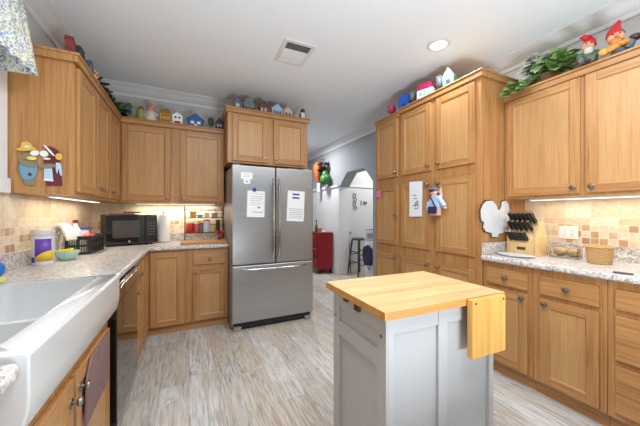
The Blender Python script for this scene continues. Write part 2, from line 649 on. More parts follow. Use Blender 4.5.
def drawer(parent, x0, x1, z0, z1, kn=True, y=0.):
    d = MB().box(x0, x1, y - .020, y, z0, z1, 1, .006, 2).build('drawer', OAKS, parent)
    if kn:
        knob(d, (x0 + x1) / 2, y - .020, (z0 + z1) / 2)
    return d


def cabinet(name, label, cat, loc, rz, w, d, z0, z1, fronts, toe=.0, trim=False, tl=.0, tr=.0, group=None):
    """front face at local y = 0 looking to -y; z measured from the floor"""
    t = thing(name, label, cat, loc, rz, group)
    b = MB()
    if toe:
        b.box(0, w, 0, d, .085, z1, 0, .002, 1)
    else:
        b.box(0, w, 0, d, z0, z1, 0, .002, 1)
    b.build('carcass', OAKS, t)
    if toe:
        MB().box(0, w, toe, d - .01, 0, .085, 1).build('toe_kick', OAKS, t, smooth=False)
    if trim:
        b = MB()
        b.box(-tl, w + tr, -.022, .0, z1 - .055, z1 - .012, 1, .005, 2)
        b.box(-tl * 1.3, w + tr * 1.3, -.032, .02, z1 - .012, z1 + .004, 1, .004, 2)
        if tl:
            b.box(-tl, 0, 0, d, z1 - .055, z1 - .012, 0).box(-tl * 1.3, .02, .02, d, z1 - .012, z1 + .004, 0)
        if tr:
            b.box(w, w + tr, 0, d, z1 - .055, z1 - .012, 0).box(w - .02, w + tr * 1.3, .02, d, z1 - .012, z1 + .004, 0)
        b.build('top_trim', OAKS, t)
    for f in fronts:
        if f[0] == 'door':
            door(t, *f[1:])
        else:
            drawer(t, *f[1:])
    return t


# upper cabinets, left wall (local x = world y)
LU, BU = 1.375, 2.275
cabinet('wall_cabinet', 'oak wall cabinet on the left wall with two painted wooden figures on its side', 'cabinet',
        (-.665, 2.27, 0), R(90), .80, .318, LU, BU,
        [('door', .03, .405, LU + .02, BU - .075, None, None), ('door', .43, .77, LU + .02, BU - .075, .485, 1.45)], trim=True, tl=.02)
cabinet('wall_cabinet', 'narrow oak wall cabinet in the left corner under the trailing plant', 'cabinet',
        (-.665, 3.07, 0), R(90), .785, .318, LU, BU,
        [('door', .02, .40, LU + .02, BU - .075, .075, 1.45)], trim=True)
# back wall uppers beside the fridge
cabinet('wall_cabinet', 'two-door oak wall cabinet on the back wall above the microwave', 'cabinet',
        (-.665, 3.532, 0), 0, 1.05, .325, LU, BU,
        [('door', .022, .475, LU + .02, BU - .075, .45, 1.435), ('door', .575, 1.035, LU + .02, BU - .075, .605, 1.435)], trim=True)
# cabinet above the fridge
cabinet('wall_cabinet', 'deep two-door oak cabinet above the stainless refrigerator', 'cabinet',
        (.387, 3.205, 0), 0, .965, .65, 1.825, 2.445,
        [('door', .05, .45, 1.85, 2.37, .425, 1.90), ('door', .525, .925, 1.85, 2.37, .55, 1.90)], trim=True, tl=.02, tr=.02)
# right wall uppers (local x = -world y)
cabinet('wall_cabinet', 'two-door oak wall cabinet on the right wall under the gnome figurines', 'cabinet',
        (2.475, 1.463, 0), R(-90), 1.05, .308, LU, 2.265,
        [('door', .03, .515, LU + .02, 2.205, .48, 1.435), ('door', .545, 1.03, LU + .02, 2.205, .58, 1.435)], trim=True)
# pantry, right wall
PZ = 2.436
cabinet('pantry_cabinet', 'wide tall oak pantry cabinet with six doors and a white rooster on its side', 'pantry',
        (2.172, 2.428, 0), R(-90), .96, .612, 0, PZ,
        [('door', .03, .445, 1.68, 2.36, .415, 1.73), ('door', .515, .91, 1.68, 2.36, .545, 1.73),
         ('door', .03, .445, .89, 1.58, .415, 1.545), ('door', .515, .91, .89, 1.58, .545, 1.545),
         ('door', .03, .445, .11, .78, .415, .745), ('door', .515, .91, .11, .78, .545, .745)], toe=.03, trim=True, tr=.02)
cabinet('pantry_cabinet', 'narrow tall oak pantry cabinet at the left end with a pink note on its edge', 'pantry',
        (2.172, 2.872, 0), R(-90), .442, .612, 0, PZ - .02,
        [('door', .01, .408, 1.68, 2.36, .385, 1.73), ('door', .01, .408, .89, 1.58, .385, 1.24), ('door', .01, .408, .11, .78, .385, .745)], toe=.03, trim=True)

# base cabinets, right wall
BT = .873
cabinet('base_cabinet', 'narrow oak base cabinet beside the pantry below the knife block', 'cabinet',
        (2.19, 1.463, 0), R(-90), .365, .58, 0, BT,
        [('drawer', .035, .335, .70, .825), ('door', .035, .335, .10, .672, .30, .64)], toe=.03)
cabinet('base_cabinet', 'oak base cabinet with one wide drawer and door below the woven basket', 'cabinet',
        (2.19, 1.096, 0), R(-90), .375, .58, 0, BT,
        [('drawer', .04, .345, .70, .825), ('door', .04, .345, .10, .672, .075, .64)], toe=.03)
cabinet('base_cabinet', 'oak drawer stack base cabinet at the right edge of the photo', 'cabinet',
        (2.19, .719, 0), R(-90), .42, .58, 0, BT,
        [('drawer', .035, .385, .71, .825), ('drawer', .035, .385, .425, .675), ('drawer', .035, .385, .125, .39)], toe=.03)

# base cabinets, left wall and back wall
cabinet('base_cabinet', 'oak sink base cabinet with two doors and a hanging towel', 'cabinet',
        (-.385, .872, 0), R(90), .905, .57, 0, .700,
        [('door', .03, .375, .10, .672, .345, .60), ('door', .395, .855, .10, .672, .43, .61)], toe=.03)
cabinet('base_cabinet', 'oak base cabinet left of the white sink below the near granite end', 'cabinet',
        (-.385, .20, 0), R(90), .668, .57, 0, BT,
        [('drawer', .035, .63, .70, .825), ('door', .035, .63, .10, .672, .59, .64)], toe=.03)
cabinet('base_cabinet', 'narrow oak base cabinet between the black dishwasher and the corner', 'cabinet',
        (-.385, 2.435, 0), R(90), .42, .57, 0, BT,
        [('drawer', .03, .395, .70, .825), ('door', .03, .395, .09, .675, .07, .64)], toe=.03)
t = thing('corner_cabinet', 'L-shaped oak corner base cabinet with two doors meeting in the corner', 'cabinet', (-.385, 3.255, 0))
OUT = [(-.58, -.395), (0, -.395), (0, 0), (.352, 0), (.352, .585), (-.58, .585)]
MB().prism(OUT, .085, BT, 'xy').build('carcass', OAKS, t, smooth=False)
MB().prism([(-.58, -.395), (-.03, -.395), (-.03, .03), (.352, .03), (.352, .57), (-.58, .57)], 0, .085, 'xy').build('toe_kick', oak_h, t, smooth=False)
door(t, .03, .33, .09, .85)
dl = door(t, .03, .375, .09, .85)
dl.rotation_euler = (0, 0, R(90))
dl.location = (0, -.395, 0)
cabinet('base_cabinet', 'oak base cabinet with drawer and door left of the refrigerator', 'cabinet',
        (-.031, 3.255, 0), 0, .428, .585, 0, BT,
        [('drawer', .07, .40, .70, .828), ('door', .07, .40, .10, .66, .10, .62)], toe=.03)

# ------------------------------------------------------------------ countertops
t = thing('countertop', 'speckled granite countertop around the white sink and along the back wall', 'countertop', (0, 0, 0))
ctop = [(-.975, .15), (-.345, .15), (-.345, .862), (-.805, .862), (-.805, 1.795), (-.355, 1.795), (-.355, 3.216), (.402, 3.216), (.402, 3.85), (-.975, 3.85)]
MB().prism(ctop, .8735, .915, 'xy', bev=.014, seg=3).build('slab', GRAN, t)
MB().prism([(-.975, .15), (-.955, .15), (-.955, 3.828), (.402, 3.828), (.402, 3.85), (-.975, 3.85)], .9155, 1.016, 'xy', bev=.003).build('splash_lip', GRAN, t)
t = thing('countertop', 'speckled granite countertop along the right wall holding the knife block', 'countertop', (0, 0, 0))
MB().box(2.145, 2.775, .25, 1.462, .8735, .915, 0, .014, 3).build('slab', GRAN, t)
MB().box(2.752, 2.774, .25, 1.44, .9155, 1.012, 0, .003).box(2.165, 2.774, 1.44, 1.462, .9155, 1.012, 0, .003).build('splash_lip', GRAN, t)


# ------------------------------------------------------------------ sink
def boolean(base, cutters):
    for i, c in enumerate(cutters):
        md = base.modifiers.new('cut', 'BOOLEAN')
        md.operation = 'DIFFERENCE'
        md.object = c
        md.solver = 'EXACT'
    bpy.context.view_layer.update()
    dg = bpy.context.evaluated_depsgraph_get()
    me = bpy.data.meshes.new_from_object(base.evaluated_get(dg))
    base.modifiers.clear()
    base.data = me
    for c in cutters:
        bpy.data.objects.remove(c)
    me.polygons.foreach_set('use_smooth', [True] * len(me.polygons))
    me.set_sharp_from_angle(angle=R(50))


prof = [(-.800, .705), (-.392, .705), (-.368, .718), (-.348, .745), (-.337, .790), (-.335, .83), (-.335, .916), (-.339, .926), (-.349, .930), (-.800, .930)]
snk = MB().prism(prof, .868, 1.788, 'xz', bev=.006, seg=2).build('farmhouse_sink', PORC)
tag(snk, 'white farmhouse sink with a deep apron front set in the granite', 'sink')
c1 = MB().box(-.75, -.415, .925, 1.335, .735, 1.0, 0, .03, 3).build('c', PORC)
c2 = MB().box(-.75, -.415, 1.365, 1.748, .735, 1.0, 0, .03, 3).build('c', PORC)
c3 = MB().box(-.75, -.415, .925, 1.748, .865, 1.02, 0, .03, 3).build('c', PORC)
boolean(snk, [c1, c2, c3])
for y in (1.13, 1.556):
    MB().lathe([(.042, 0), (.042, .003), (.03, .004), (.028, .001), (.0, .001)], (-.58, y, .7355)).build('drain', CHROME, snk)

# ------------------------------------------------------------------ dishwasher
t = thing('dishwasher', 'glossy black dishwasher beside the sink under the left counter', 'dishwasher', (-.35, 1.782, 0))
MB().box(-.60, -.035, .01, .64, .02, .865).build('body', BLACK, t)
MB().box(-.04, .004, .006, .645, .115, .770, 0, .005).build('door', BLACKG, t)
MB().box(-.04, .008, .006, .645, .775, .868, 0, .005).build('control_panel', BLACKG, t)
MB().box(-.12, -.09, .01, .64, .0, .11).build('toe_panel', BLACK, t)
MB().box(.0085, .020, .03, .62, .845, .858, 0, .004).build('handle', CHROME, t)

# ------------------------------------------------------------------ refrigerator (local x to the right, front to -y)
t = thing('refrigerator', 'stainless french-door refrigerator with papers on its doors', 'refrigerator', (.405, 2.996, 0))
MB().box(.0, .93, .055, .80, .03, 1.755, 0, .006).build('body', FRSIDE, t)
d1 = MB().box(.0, .4715, 0, .05, .705, 1.772, 0, .012, 3).build('door', STEEL, t)
d2 = MB().box(.4785, .93, 0, .05, .705, 1.772, 0, .012, 3).build('door', STEEL, t)
d3 = MB().box(.0, .93, 0, .05, .085, .695, 0, .012, 3).build('freezer_drawer', STEEL, t)


def bar_handle(parent, p0, p1, out):
    a, b = Vector(p0), Vector(p1)
    pts = []
    for i in range(13):
        q = i / 12
        p = a.lerp(b, q)
        p.y -= out * (.55 + .45 * math.sin(math.pi * q)) if 0 < i < 12 else 0
        pts.append(p)
    MB().tube(pts, .0125, 10).build('handle', CHROME, parent)


bar_handle(d1, (.443, .001, .76), (.443, .001, 1.64), .055)
bar_handle(d2, (.507, .001, .76), (.507, .001, 1.64), .055)
bar_handle(d3, (.09, .001, .655), (.84, .001, .655), .055)
MB().box(.03, .90, .03, .08, .02, .08).build('grille', BLACK, t)
for x in (.02, .83):
    MB().box(x, x + .08, .005, .07, 0, .045, 0, .008).build('foot', FRSIDE, t)
MB().box(.81, .86, -.002, 0, 1.718, 1.728).build('badge', CHROME, d2)
for x in (.02, .83):
    MB().box(x, x + .08, .055, .12, 1.7555, 1.79, 0, .006).build('hinge_cover', FRSIDE, t)
FY = 2.9955


def sheet(name, label, x0, x1, z0, z1, y, tilt=0., lines=(), mats=WPAPER, cat='paper', group=None, ink=INK):
    cx, cz = (x0 + x1) / 2, (z0 + z1) / 2
    w, h = (x1 - x0) / 2, (z1 - z0) / 2
    o = MB().box(-w, w, -.0012, 0, -h, h).build(name, mats, None, (cx, y, cz), (0, tilt, 0), smooth=False)
    tag(o, label, cat, group)
    if lines:
        b = MB()
        for (u0, u1, v0, v1) in lines:
            b.box(-w + u0 * 2 * w, -w + u1 * 2 * w, -.0018, -.0012, -h + v0 * 2 * h, -h + v1 * 2 * h)
        b.build('print', ink, o, smooth=False)
    return o


s1 = sheet('paper_sheet', 'white printed sheet held by a blue magnet on the left fridge door', .562, .752, 1.215, 1.50, FY, R(1.5),
           [(.3, .9, .18, .2), (.3, .9, .88, .89), (.2, .85, .78, .79), (.2, .9, .7, .71), (.2, .8, .62, .63), (.2, .9, .54, .55), (.2, .7, .46, .47), (.6, .75, .34, .40)])
sheet('paper_note', 'small white folded note near the top of the left fridge door', .497, .618, 1.625, 1.695, FY, 0,
      [(.2, .8, .3, .34), (.2, .8, .6, .64)])
sheet('paper_tag', 'little white tag just under the folded note on the left fridge door', .525, .595, 1.573, 1.623, FY, 0, [(.3, .7, .4, .6)])
s2 = sheet('paper_sheet', 'white calendar sheet with blue heading on the right fridge door', 1.012, 1.222, 1.165, 1.515, FY, R(2.5),
           [(.1, .9, v, v + .012) for v in (.10, .16, .22, .28, .34, .40)])
MB().box(-.045, .04, -.0019, -.0012, .085, .105).box(-.045, .04, -.0019, -.0012, .125, .145).build('blue_heading', BLUEINK, s2, smooth=False)
mg = MB().lathe([(.020, 0), (.022, .004), (.018, .011), (0, .013)], n=18)
for v in mg.bm.verts:
    a, c, d = v.co
    v.co = (a, -d, c)
tag(mg.build('magnet', BLUEINK, None, (.640, FY - .0013, 1.512)), 'round blue magnet at the top of the white sheet on the fridge', 'magnet')

# ------------------------------------------------------------------ island
IR = R(-1.6)
t = thing('kitchen_island', 'small grey painted kitchen island with a butcher block top in the foreground', 'kitchen island', (.625, .777, 0), IR)
it = MB().box(0, .660, 0, .492, .868, .90, 0, .003).build('countertop', [butcher, EDGEW], t)
for p_ in it.data.polygons:
    p_.material_index = 0 if p_.normal.z > .5 else 1
b = MB()
b.box(.04, .615, .04, .45, .0, .867)
# corner posts and rails standing proud of the panels
for (x0, x1) in ((.034, .062), (.285, .335), (.593, .621)):
    b.box(x0, x1, .026, .04, .0, .867, 0, .002)
b.box(.062, .593, .030, .04, .80, .867, 0, .002)
for (y0, y1) in ((.028, .085), (.40, .456)):
    b.box(.026, .04, y0, y1, .0, .867, 0, .002)
b.box(.028, .04, .085, .40, .80, .867, 0, .002).box(.028, .04, .085, .40, .66, .725, 0, .002)
b.build('base', ISLP, t)
for y, z in ((.052, .785), (.425, .74)):
    MB().box(.022, .0275, y, y + .01, z, z + .01).build('screw_cap', PEWTER, t)
lf = MB().box(.410, .618, -.031, -.003, .658, .899, 0, .005).build('drop_leaf', leafwood, t)
for x in (.428, .602):
    MB().ball((x, -.031, .884), (.005, .003, .005)).build('screw', BLACK, lf)
MB().box(.012, .026, .20, .235, .835, .867).build('hinge_block', darkwood, t)
MB().box(.012, .026, .30, .33, .848, .867).build('hinge_block', darkwood, t)
MB().tube([(.635, .06, .70), (.655, .06, .69), (.655, .06, .60), (.64, .06, .585), (.622, .06, .60)], .004).build('hook', BLACK, t)

# ------------------------------------------------------------------ ceiling fittings
t = thing('ceiling_light', 'round recessed ceiling light glowing above the pantry', 'ceiling light', (CAN_AND_FILL[0][0], CAN_AND_FILL[0][1], ZC))
EMIT = mat('lamp_diffuser', (255, 250, 240), .5, noise=0, emit=2.)
MB().lathe([(.10, -.0005), (.10, -.006), (.078, -.012), (.070, -.012), (.070, -.0005)], n=32).build('trim_ring', WHITEP, t)
MB().lathe([(.0, -.006), (.069, -.006), (.069, -.002), (0, -.002)], n=32).build('diffuser', EMIT, t)
t = thing('ceiling_vent', 'square white ceiling air vent above the refrigerator', 'vent', (.88, 2.40, ZC), R(-1))
b = MB().box(-.145, .145, -.185, -.15, -.012, -.0005, 0, .004).box(-.145, .145, .15, .185, -.012, -.0005, 0, .004)
b.box(-.145, -.11, -.15, .15, -.012, -.0005, 0, .004).box(.11, .145, -.15, .15, -.012, -.0005, 0, .004)
b.build('frame', WHITEP, t)
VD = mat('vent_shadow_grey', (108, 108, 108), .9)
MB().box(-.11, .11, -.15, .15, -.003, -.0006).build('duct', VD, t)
b = MB()
for i in range(15):
    y = -.14 + i * .02
    a = -.007 if i < 5 else (.0075 if i < 10 else .0105)
    b.prism([(y - a, -.0035), (y - a + .0015, -.0035), (y + a + .0015, -.013), (y + a, -.013)], -.11, .11, 'yz')
b.build('louvre', WHITEP, t)


# under-cabinet light bars
def bar_light(label, loc, rz, w, energy):
    t = thing('under_cabinet_light', label, 'light', loc, rz)
    MB().box(0, w, 0, .06, -.012, -.0005, 0, .002).build('housing', WHITEP, t)
    MB().box(.01, w - .01, .008, .052, -.0145, -.0122).build('diffuser', mat('warm_diffuser', (255, 240, 214), .5, noise=0, emit=1.6), t)
    c, s = math.cos(rz), math.sin(rz)
    x, y = w / 2, .03
    lamp('under_cabinet_lamp', (loc[0] + c * x - s * y, loc[1] + s * x + c * y, loc[2] - .02), energy, w - .04, .03, (0, 0, rz), (1, .88, .70))


bar_light('slim light bar under the left wall cabinets', (-.80, 2.45, LU), R(90), 1.0, 2.8)
bar_light('slim light bar under the back wall cabinet above the microwave', (-.55, 3.70, LU), 0, .85, 4.2)
bar_light('slim light bar under the right wall cabinet above the knife block', (2.60, 1.34, LU), R(-90), .95, 2.0)

# valance over the sink window
t = thing('valance', 'floral print valance hanging on a rod over the sink window', 'valance', (XL, 0, 0))
b = MB()
ns = 120
ya, yb = .55, 2.15
rows = []
for zi in range(7):
    q = zi / 6
    row = []
    for i in range(ns + 1):
        s = i / ns
        y = ya + (yb - ya) * s - (1 - s) * 0 + (.03 * q) * (s - .5)
        zb = 2.03 + .03 * s
        z = 2.47 + (zb - 2.47) * q
        x = .125 + .05 * q + .012 * math.sin(s * 95) * (.4 + .6 * q)
        row.append(b.bm.verts.new((x, y, z)))
    rows.append(row)
for i in range(6):
    for j in range(ns):
        b.bm.faces.new([rows[i][j], rows[i][j + 1], rows[i + 1][j + 1], rows[i + 1][j]])
# return to the wall at the right end
rr = []
for zi in range(7):
    v = rows[zi][-1].co
    rr.append([b.bm.verts.new((v.x * k, v.y + .0, v.z)) for k in (1., .5, .06)])
for i in range(6):
    for j in range(2):
        b.bm.faces.new([rr[i][j], rr[i][j + 1], rr[i + 1][j + 1], rr[i + 1][j]])
sk = b.build('cloth', CLOTH, t)
md = sk.modifiers.new('thick', 'SOLIDIFY')
md.thickness = .004
MB().tube([(.02, ya - .02, 2.44), (.115, ya - .02, 2.44), (.115, yb - .01, 2.44), (.02, yb - .01, 2.44)], .008).build('rod', WHITEP, t)
for y in (ya - .05, yb - .04):
    MB().box(.001, .022, y, y + .04, 2.41, 2.47).build('bracket', WHITEP, t)
#==PART2==
# ================================================================== small things
def house(name, label, loc, rz, w, d, h, wall, roof, rows=1, cols=2, winm=None, roofh=.4, door_m=None, gable=True, group='toy village pieces on the cabinet tops', chimney=None):
    """little model house, front to -y; gable faces the front"""
    t = thing(name, label, 'toy house', loc, rz, group)
    hw = h * (1 - roofh)
    if gable:
        MB().prism([(-w / 2 * .92, 0), (w / 2 * .92, 0), (w / 2 * .92, hw), (0, h * .95), (-w / 2 * .92, hw)], -d / 2, d / 2, 'xz', bev=.001).build('walls', wall, t)
        b = MB()
        th = max(.006, h * .05)
        for sg in (-1, 1):
            b.prism([(0, h * .95), (sg * w / 2, hw - .004), (sg * w / 2, hw - .004 + th), (0, h * .95 + th)], -d / 2 - .006, d / 2 + .006, 'xz')
        b.build('roof', roof, t)
    else:
        MB().box(-w / 2 * .94, w / 2 * .94, -d / 2, d / 2, 0, hw, bev=.002).build('walls', wall, t)
        MB().prism([(-w / 2, hw), (w / 2, hw), (w / 2 * .72, h), (-w / 2 * .72, h)], -d / 2 - .006, d / 2 + .006, 'xz', bev=.002).build('roof', roof, t)
    winm = winm or mat('toy_dark_window', (44, 36, 44), .5)
    ww, wh = w * .62 / cols * .62, hw / rows * .34
    for r in range(rows):
        for c in range(cols):
            x = (c - (cols - 1) / 2) * w * .72 / cols
            z = hw * (r + .62) / rows
            MB().box(x - ww / 2, x + ww / 2, -d / 2 - .003, -d / 2, z - wh / 2, z + wh / 2).build('window', winm, t)
    if door_m:
        MB().box(-w * .08, w * .08, -d / 2 - .004, -d / 2, .002, hw * .42).build('door', door_m, t)
    if chimney:
        MB().box(w * .18, w * .3, -.01, .012, h * .55, h * 1.02).build('chimney', chimney, t)
    return t


def toy_tree(label, loc, w, h, crown, trunkm, group='toy trees on the cabinet tops'):
    t = thing('toy_tree', label, 'toy tree', loc, 0, group)
    MB().lathe([(w * .22, 0), (w * .22, .006), (w * .07, .012), (w * .06, h * .45)], n=10).build('trunk', trunkm, t)
    rd = random.Random(int(loc[0] * 1000))
    b = MB().ball((0, 0, h * .66), (w * .46, w * .40, h * .34), 0, 12)
    for i in range(10):
        a = i * 2.4
        b.ball((w * .28 * math.cos(a), w * .22 * math.sin(a), h * (.48 + .04 * i)), w * .2, 0, 8)
    b.build('crown', crown, t)
    return t


def P(n, c, r=.55, **k):
    return mat(n, c, r, **k)


TRUNK = P('toy_trunk_brown', (70, 50, 38))
WH = P('glossy_white', (238, 238, 236), .35)
CREAM = P('cream_paint', (226, 208, 172))

# ---- on the left wall cabinets (top z 2.25)
t = thing('storybook_box', 'tall dark red box at the near end of the left cabinet tops', 'box', (-.745, 2.47, BU), R(8))
MB().box(-.022, .022, -.045, .045, 0, .18, 0, .003).build('box_body', P('brick_red', (136, 54, 50)), t)
MB().box(-.024, .024, -.048, .048, .165, .19, 0, .003).build('lid', P('dull_red', (118, 46, 44)), t)
toy_tree('dark green toy tree beside the tall red box on the left cabinets', (-.74, 2.61, BU), .08, .225, P('very_dark_green', (44, 52, 44)), TRUNK)
house('toy_house', 'grey toy house in the middle of the left cabinet tops', (-.745, 2.80, BU), R(90), .13, .06, .215, P('slate_grey', (124, 130, 140)), P('dark_slate', (84, 90, 100)), chimney=P('dark_slate', (84, 90, 100)))


def figurine(label, loc, h, body, head, extra=None, cat='figurine', rz=0):
    t = thing('figurine', label, cat, loc, rz)
    MB().lathe([(.30 * h, 0), (.32 * h, .05 * h), (.25 * h, .35 * h), (.16 * h, .58 * h), (.09 * h, .64 * h)], n=16).build('body', body, t)
    hd = MB().ball((0, 0, .80 * h), (.20 * h, .19 * h, .20 * h), 0, 14).build('head', head, t)
    b = MB()
    for sx in (-.07, .07):
        b.ball((sx * h, -.175 * h, .83 * h), .025 * h, 0, 8)
    b.ball((0, -.19 * h, .77 * h), .03 * h, 0, 8)
    b.build('face', P('face_dark', (60, 36, 30)), hd)
    for sx in (-1, 1):
        MB().tube([(sx * .17 * h, 0, .52 * h), (sx * .30 * h, -.06 * h, .38 * h), (sx * .22 * h, -.18 * h, .30 * h)], [.06 * h, .055 * h, .04 * h]).build('arm', body, t)
    if extra:
        MB().lathe([(.22 * h, .86 * h), (.24 * h, .88 * h), (.15 * h, .98 * h), (.0, 1.04 * h)], n=16).build('hat', extra, t)
    return t


figurine('pale cream figurine on the left cabinets near the corner plant', (-.745, 2.96, BU), .205, CREAM, P('pale_skin', (226, 190, 160)), P('straw', (214, 190, 130)), rz=R(60))
figurine('small cream figurine half hidden by the trailing corner plant', (-.73, 3.095, BU), .14, P('cream_white', (232, 222, 200)), P('pale_skin', (226, 190, 160)), rz=R(60))


# ---- plants
def plant(name, label, loc, spots, leafm, potm, pot, stemm, seed):
    rd = random.Random(seed)
    t = thing(name, label, 'plant', loc)
    if pot:
        r, h = pot
        MB().lathe([(r * .8, 0), (r, h * .9), (r * 1.06, h), (r * .96, h), (r * .9, h * .8), (0, h * .8)], n=22).build('pot', potm, t)
        z0 = h * .8
    else:
        z0 = .03
    ls = [MB() for _ in leafm]
    st = MB()
    for (x, y, z, L, k) in spots:
        p = Vector((x, y, z))
        d = Vector((x, y, 0)) + Vector((rd.uniform(-.06, .06), rd.uniform(-.06, .06), rd.uniform(-.11, .02)))
        if d.length < .02:
            d = Vector((.1, 0, -.02))
        up = Vector((rd.uniform(-.9, .1), rd.uniform(-.9, .0), .8))
        ls[k].leaf(p, d, up, L, L * .56)
        c = Vector((rd.uniform(-.02, .02), rd.uniform(-.02, .02), z0 - .004))
        mid = (c + p) / 2 + Vector((0, 0, .05))
        st.tube([c, mid, p], .002, 5)
    for i, (b, m) in enumerate(zip(ls, leafm)):
        b.build('foliage', m, t)
    st.build('stems', stemm, t)
    return t


GR1 = mat('pothos_green', (124, 164, 88), .4, noise=.35, nscale=22)
GR2 = mat('pale_grey_green_leaf', (162, 172, 152), .5, noise=.35, nscale=22)
GR3 = mat('dark_ivy_green', (46, 68, 46), .45, noise=.35, nscale=22)
GR4 = mat('deep_green', (58, 92, 58), .45, noise=.3, nscale=22)
STEM = P('stem_green', (86, 104, 60))
rd = random.Random(5)
sp = []
for i in range(70):          # right side of the pot: bright green
    a, q = rd.uniform(0, 6.28), rd.random() ** .6
    sp.append((.02 + .10 * q * math.cos(a), -.03 + .12 * q * math.sin(a), .09 + .19 * rd.random() * (1.1 - .5 * q), rd.uniform(.065, .095), 0))
for i in range(95):          # left side: pale grey-green
    a, q = rd.uniform(0, 6.28), rd.random() ** .6
    sp.append((.03 + .09 * q * math.cos(a), .085 + .11 * q * math.sin(a), .09 + .23 * rd.random() * (1.15 - .5 * q), rd.uniform(.06, .085), 1))
for i in range(16):          # sprays spilling over the front edge
    sp.append((-.195 - .02 * rd.random(), .07 + .13 * rd.random(), .05 - .09 * rd.random(), rd.uniform(.06, .085), 0))
plant('potted_pothos', 'leafy green pothos in a brown basket pot on the right wall cabinets', (2.60, 1.185, 2.265), sp, [GR1, GR2], P('basket_brown', (112, 82, 58), .8, noise=.3, nscale=60), (.085, .09), STEM, 3)
sp = []
for i in range(105):
    q = rd.random()
    y = -.50 + .62 * q
    x = -.02 + .10 * rd.random() - .05 + .18 * max(0, q - .55)
    z = .03 + (.17 - .06 * q) * rd.random() + .03
    sp.append((x, y, z, rd.uniform(.045, .075), 0 if rd.random() < .6 else 1))
for i in range(14):
    sp.append((.05 + .09 * rd.random(), -.06 + .10 * rd.random(), .08 + .10 * rd.random(), rd.uniform(.05, .08), 1))
plant('trailing_plant', 'dark green trailing plant spreading over the left corner cabinet tops', (-.74, 3.60, BU), sp, [GR3, GR4], P('dark_pot', (52, 60, 50), .6), (.06, .08), P('dark_stem', (56, 58, 42)), 9)

# ---- on the back wall cabinet
BY = 3.60
t = thing('lidded_jar', 'small yellow-green lidded jar next to the pink-headed figurine', 'jar', (-.482, BY, BU))
YG = P('yellow_green_glaze', (150, 150, 84), .3)
MB().lathe([(.03, 0), (.042, .03), (.042, .10), (.030, .13)], n=18).build('body', YG, t)
MB().lathe([(.034, .13), (.030, .15), (.012, .160), (.012, .172), (.0, .178)], n=18).build('lid', P('dark_olive', (86, 92, 56), .4), t)
figurine('chubby pink-headed figurine in white on the back wall cabinet', (-.388, BY, BU), .215, P('soft_white', (216, 206, 190)), P('rosy_pink', (206, 138, 120)), rz=R(-8))
YEL, RED_, DKW = P('mustard_yellow', (196, 148, 44)), P('toy_red', (170, 44, 44)), P('toy_dark_window', (44, 36, 44))
house('toy_house', 'mustard yellow toy house on the back wall cabinet', (-.243, BY, BU), 0, .115, .07, .165, YEL, P('brown_roof', (142, 98, 34)), rows=2, cols=3, roofh=.3, gable=False)
house('toy_house', 'small white toy house with dark windows beside the yellow one', (-.121, BY, BU), 0, .115, .07, .155, WH, P('grey_white_roof', (196, 192, 192)), rows=2, cols=2, roofh=.3, door_m=P('toy_maroon', (110, 40, 60)))
BLU = P('toy_blue', (34, 92, 158))
house('toy_house', 'wide bright blue toy house on the back wall cabinet', (.070, BY, BU), 0, .19, .08, .16, BLU, P('toy_blue_roof', (24, 78, 140)), rows=1, cols=2, roofh=.45, winm=WH, door_m=WH)
toy_tree('round dark green toy tree right of the blue toy house', (.242, BY, BU), .075, .155, P('moss_green', (66, 78, 48)), TRUNK)
house('toy_house', 'dark toy house at the right end of the back wall cabinet', (.335, BY, BU), 0, .085, .07, .155, P('charcoal_toy', (54, 54, 62)), P('black_toy_roof', (36, 36, 42)), rows=1, cols=2, winm=P('pale_toy_window', (196, 196, 200)))

# ---- above the refrigerator
FZ, FYY = 2.445, 3.32
SLB, GG = P('slate_blue_toy', (92, 112, 140)), P('grey_teal_toy', (108, 124, 122))
house('toy_house', 'narrow slate blue toy house at the left end above the refrigerator', (.51, FYY, FZ), 0, .09, .07, .18, SLB, P('dark_blue_roof', (60, 74, 100)), rows=1, cols=1, winm=P('pale_yellow_window', (214, 206, 150)))
t = thing('toy_wagon', 'grey-green toy wagon with dark wheels above the refrigerator', 'toy wagon', (.642, FYY, FZ))
MB().box(-.066, .066, -.03, .03, .05, .13, 0, .012).box(-.05, .05, -.028, .028, .128, .175, 0, .012).build('wagon_body', GG, t)
for sx in (-.042, .042):
    for sy in (-.034, .034):
        MB().tube([(sx, sy - .006, .03), (sx, sy + .006, .03)], .03, 14).build('wheel', P('dark_brown_toy', (58, 34, 30)), t)
house('toy_house', 'dark reddish-brown toy house left of the pale blue cottage above the refrigerator', (.815, FYY, FZ), 0, .12, .07, .175, P('reddish_brown', (104, 62, 54)), P('dark_umber', (68, 40, 38)), rows=1, cols=2, winm=P('pale_toy_window', (196, 196, 200)))
house('toy_house', 'pale blue toy cottage with a pointed roof above the refrigerator', (.985, FYY, FZ), 0, .15, .07, .165, P('pale_blue_toy', (164, 190, 210)), P('light_blue_roof', (150, 182, 208)), rows=1, cols=3, winm=P('blue_toy_window', (62, 84, 128)))
house('toy_house', 'beige toy cottage right of the pale blue one above the refrigerator', (1.122, FYY, FZ), 0, .12, .07, .16, P('beige_toy', (196, 186, 172)), P('tan_roof', (176, 146, 122)), rows=1, cols=2, winm=P('blue_toy_window', (62, 84, 128)), chimney=P('reddish_brown', (104, 62, 54)))
t = thing('toy_bird', 'black and white toy bird at the right end above the refrigerator', 'toy bird', (1.335, FYY, FZ), 0)
MB().lathe([(.03, 0), (.04, .03), (.036, .09), (.02, .125)], n=16, sy=.8).build('body', WH, t)
MB().ball((0, 0, .14), .030, 0, 12).build('head', P('toy_black', (24, 24, 28)), t)
